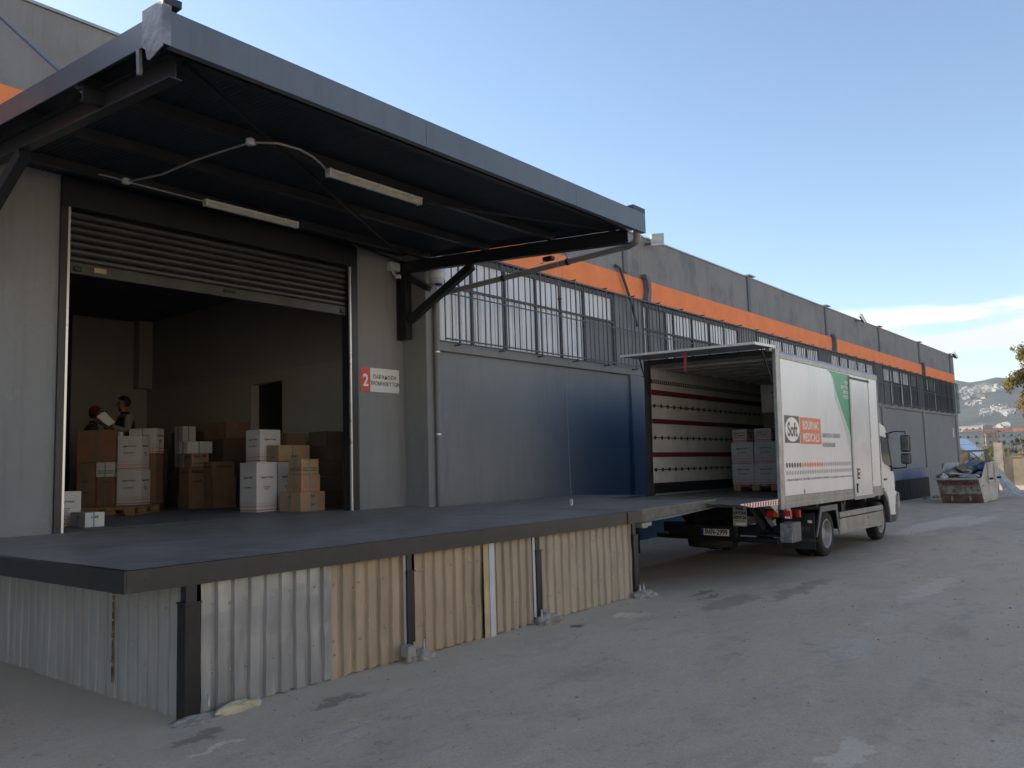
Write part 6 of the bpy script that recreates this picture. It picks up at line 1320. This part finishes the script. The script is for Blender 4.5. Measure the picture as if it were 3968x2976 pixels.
for i, (x, y, h, lab) in enumerate(((76, 11.2, 4.3, 'pale bare forked tree nearest the gate pillar'), (78, 10.1, 4.9, 'bare tree with orange tinted branches in the middle'), (77, 9.0, 5.6, 'tallest pale bare tree right of the middle'), (79, 8.2, 4.6, 'bare tree nearest the drooping tree'))):
    random.seed(60 + i); t = thing('bare_tree', lab, 'tree', (x, y, -1.3), 'bare trees beyond the wall'); mb = MB()
    lean = random.uniform(-.08, .18)
    mb.tube([(0, 0, -.2), (.02, lean, 1.0), (.05, lean * 2.2, h * .5), (0, lean * 3.4 + .2, h)], [.07, .06, .045, .012], 6)
    for k in range(9):
        z = random.uniform(.9, h * .8); a = random.uniform(0, 6.28); l_ = random.uniform(.5, 1.4); p = Vector((.03, lean * 2.2 * z / (h * .5), z))
        e = p + Vector((math.cos(a) * l_ * .5, math.sin(a) * l_ * .6, l_)); mb.tube([tuple(p), tuple((p + e) / 2 + Vector((math.cos(a), math.sin(a), 0)) * .08), tuple(e)], [.028, .02, .006], 5)
        for j in range(3):
            q = p.lerp(e, random.uniform(.4, .9)); f = q + Vector((random.uniform(-.3, .3), random.uniform(-.4, .4), random.uniform(.1, .5))); mb.tube([tuple(q), tuple(f)], [.010, .004], 4)
    part('trunk', mb, bareb, t, local=True)
# rising ground with pale brush just outside the wall
mb = MB(); random.seed(70)
for i in range(1500):
    x = random.uniform(72.5, 92); y = random.uniform(4, 17); h0 = -1.2 + random.random() ** 1.6 * 1.6 + (x - 72) * .03
    p = Vector((x, y, h0 + .5)); ls = random.uniform(.12, .35); a = Vector((random.uniform(-1, 1), random.uniform(-1, 1), random.uniform(-.2, 1))).normalized() * ls; s = a.cross(Vector((1, .3, .2))).normalized() * ls * .4
    mb.mi = random.randrange(3); mb.add([p, p + a * .5 + s, p + a, p + a * .5 - s], [(0, 1, 2, 3)])
o = link('scrub', mb.mesh('scrub', [leafl, MATS['leaf_brown'], leafo], fixn=False)); o['kind'] = 'stuff'; o['label'] = 'dry scrub and undergrowth beyond the boundary wall'
# ---------------------------------------------------------------- houses
def house(lab, x, y, wx, wy, h, rz, wallm, flat=True, grp=None, near=True):
    z = hterr(x, y)
    t = thing('house', lab, 'house', (x, y, z), grp, (0, 0, rz))
    part('wall', MB().box(-wx / 2, wx / 2, -wy / 2, wy / 2, -2.5, h), wallm, t, local=True)
    if flat: part('roof', MB().box(-wx / 2 - .15, wx / 2 + .15, -wy / 2 - .15, wy / 2 + .15, h + .01, h + .35), wallm, t, local=True)
    else: part('roof', MB().prism([(-wx / 2 - .4, h + .01), (wx / 2 + .4, h + .01), (0, h + wx * .22)], -wy / 2 - .3, wy / 2 + .3, 'xz'), rooft, t, local=True)
    if near:
        wn = max(2, int(wy / 3.2)); wm = MB().box(-.03, 0, -.55, .55, 0, 1.3).mesh('window', glass)
        for fl2 in range(max(1, int(h / 3))):
            for i in range(wn): link('window', wm, t, (-wx / 2 - .005, -wy / 2 + (i + .5) * wy / wn, .9 + fl2 * 3.0))
    return t
random.seed(90)
NH = []
adj = ['white', 'cream', 'pale', 'bright', 'small', 'long', 'tall', 'squat']
def put(r_, e, jitter=0):
    """walk out along a bearing until the terrain rises to the wanted slope"""
    x = 260.0
    while x < 2500:
        if (hterr(x, r_ * x) - HC) / x >= e: return x, r_ * x
        x *= 1.01
    return None
near = []
spots = [(.1800, .0105, 16, 22, 9), (.1755, .0125, 12, 26, 6), (.1725, .0060, 14, 18, 7), (.1690, .0090, 10, 16, 6), (.1650, .0135, 14, 12, 6), (.1610, .0070, 12, 16, 6), (.1570, .0115, 10, 14, 6), (.1530, .0060, 12, 12, 6), (.1490, .0100, 11, 14, 6), (.1450, .0070, 11, 12, 6), (.1410, .0125, 12, 12, 6), (.1375, .0080, 11, 14, 6), (.1340, .0060, 12, 16, 6), (.1300, .0110, 12, 14, 6)]
words_ = ['wide white factory hall with pale roof by the building corner', 'long low white hall on the slope above the gate', 'white house just above the gate top rail', 'cream house left of the dark conifer', 'white house high above the dark conifer', 'cream house behind the conifer', 'white house between conifer and bare trees', 'low cream house behind the first bare tree', 'white house behind the middle bare tree', 'cream house low behind the middle olive tree', 'white house above the middle olive tree', 'white house behind the tallest bare tree', 'cream house right of the tallest bare tree', 'white house near the drooping tree']
for i, (r_, e, a, c_, h) in enumerate(spots):
    p = put(r_, e)
    if p: house(words_[i], p[0], p[1], a * .8, c_, h, random.uniform(-.4, .4), housew if i % 3 != 1 else housec, i % 4 != 3, 'houses at the foot of the hill')
rn = thing('red_roofed_shed', 'low shed with red tiled roof seen through the gate', 'shed', (105, 18.4, -2.0)); part('wall', MB().box(-2, 2, -2.5, 2.5, -1, 1.7), housec, rn, local=True); part('roof', MB().prism([(-2.4, 1.71), (2.4, 1.71), (0, 2.7)], -2.9, 2.9, 'xz'), rooft, rn, local=True)
sh2 = thing('glasshouse', 'pale blue sloping roof beside the building corner', 'shed', (150, 27.2, -1.5)); part('roof', MB().prism([(-4.5, 1.0), (1.5, 5.6), (1.7, 5.4), (-4.3, .7)], -6, 6, 'yz') , mat('blue_roof', (0.35, 0.45, 0.62), 0.3), sh2, local=True); part('wall', MB().box(-6, 6, -4, 1.6, -1, .9), housew, sh2, local=True)
CL = [(.1785, .0655, .004, .0035, 26), (.1745, .0640, .005, .0025, 16), (.1700, .0660, .0035, .0022, 12), (.1715, .0505, .0050, .0022, 22), (.1790, .0590, .003, .0022, 10), (.1580, .0655, .008, .0030, 36), (.1480, .0640, .006, .0024, 24), (.1480, .0430, .008, .0028, 34), (.1600, .0400, .004, .0025, 14), (.1400, .0400, .006, .003, 24), (.1600, .0690, .005, .001, 8), (.1650, .0580, .005, .0030, 10), (.1600, .0200, .022, .0045, 60)]
ms = [MB().box(-3, 3, -w2 / 2, w2 / 2, -4, h2).box(-2.4, 2.4, -w2 / 3, w2 / 4, h2, h2 + 2.4).mesh('house', m_) for w2, h2, m_ in ((12, 5, housew), (17, 6, housew), (9, 4.5, housec), (22, 5, housew), (11, 7, housew))]
cnt = 0; MXY = (2400)
for r_, e, sr_, se, k in CL:
    for i in range(k):
        p = put(r_ + random.gauss(0, sr_ * .55), e + random.gauss(0, se * .6) - .0)
        if not p or cnt > 290: continue
        o = link('house', random.choice(ms), None, (p[0], p[1], hterr(*p)), (0, 0, random.uniform(-.5, .5))); s_ = random.uniform(.45, 1.0) * (.55 + p[0] / 4800); o.scale = (s_, s_, s_ * .8)
        tag(o, 'small white or cream house scattered over the distant hillside', 'house', 'houses scattered over the hillside'); cnt += 1

# ---------------------------------------------------------------- haze
HZ = MB().box(-60, 3560, -3800, 4200, -9, 262)
hm = bpy.data.materials.new('haze'); hm.use_nodes = True; t = hm.node_tree; t.nodes.clear()
vo = t.nodes.new('ShaderNodeVolumePrincipled'); vo.inputs['Color'].default_value = (0.78, 0.88, 1.0, 1); vo.inputs['Density'].default_value = 0.000095; vo.inputs['Anisotropy'].default_value = 0.2
ou = t.nodes.new('ShaderNodeOutputMaterial'); t.links.new(vo.outputs[0], ou.inputs['Volume'])
o = link('haze', HZ.mesh('haze', hm)); o['kind'] = 'stuff'
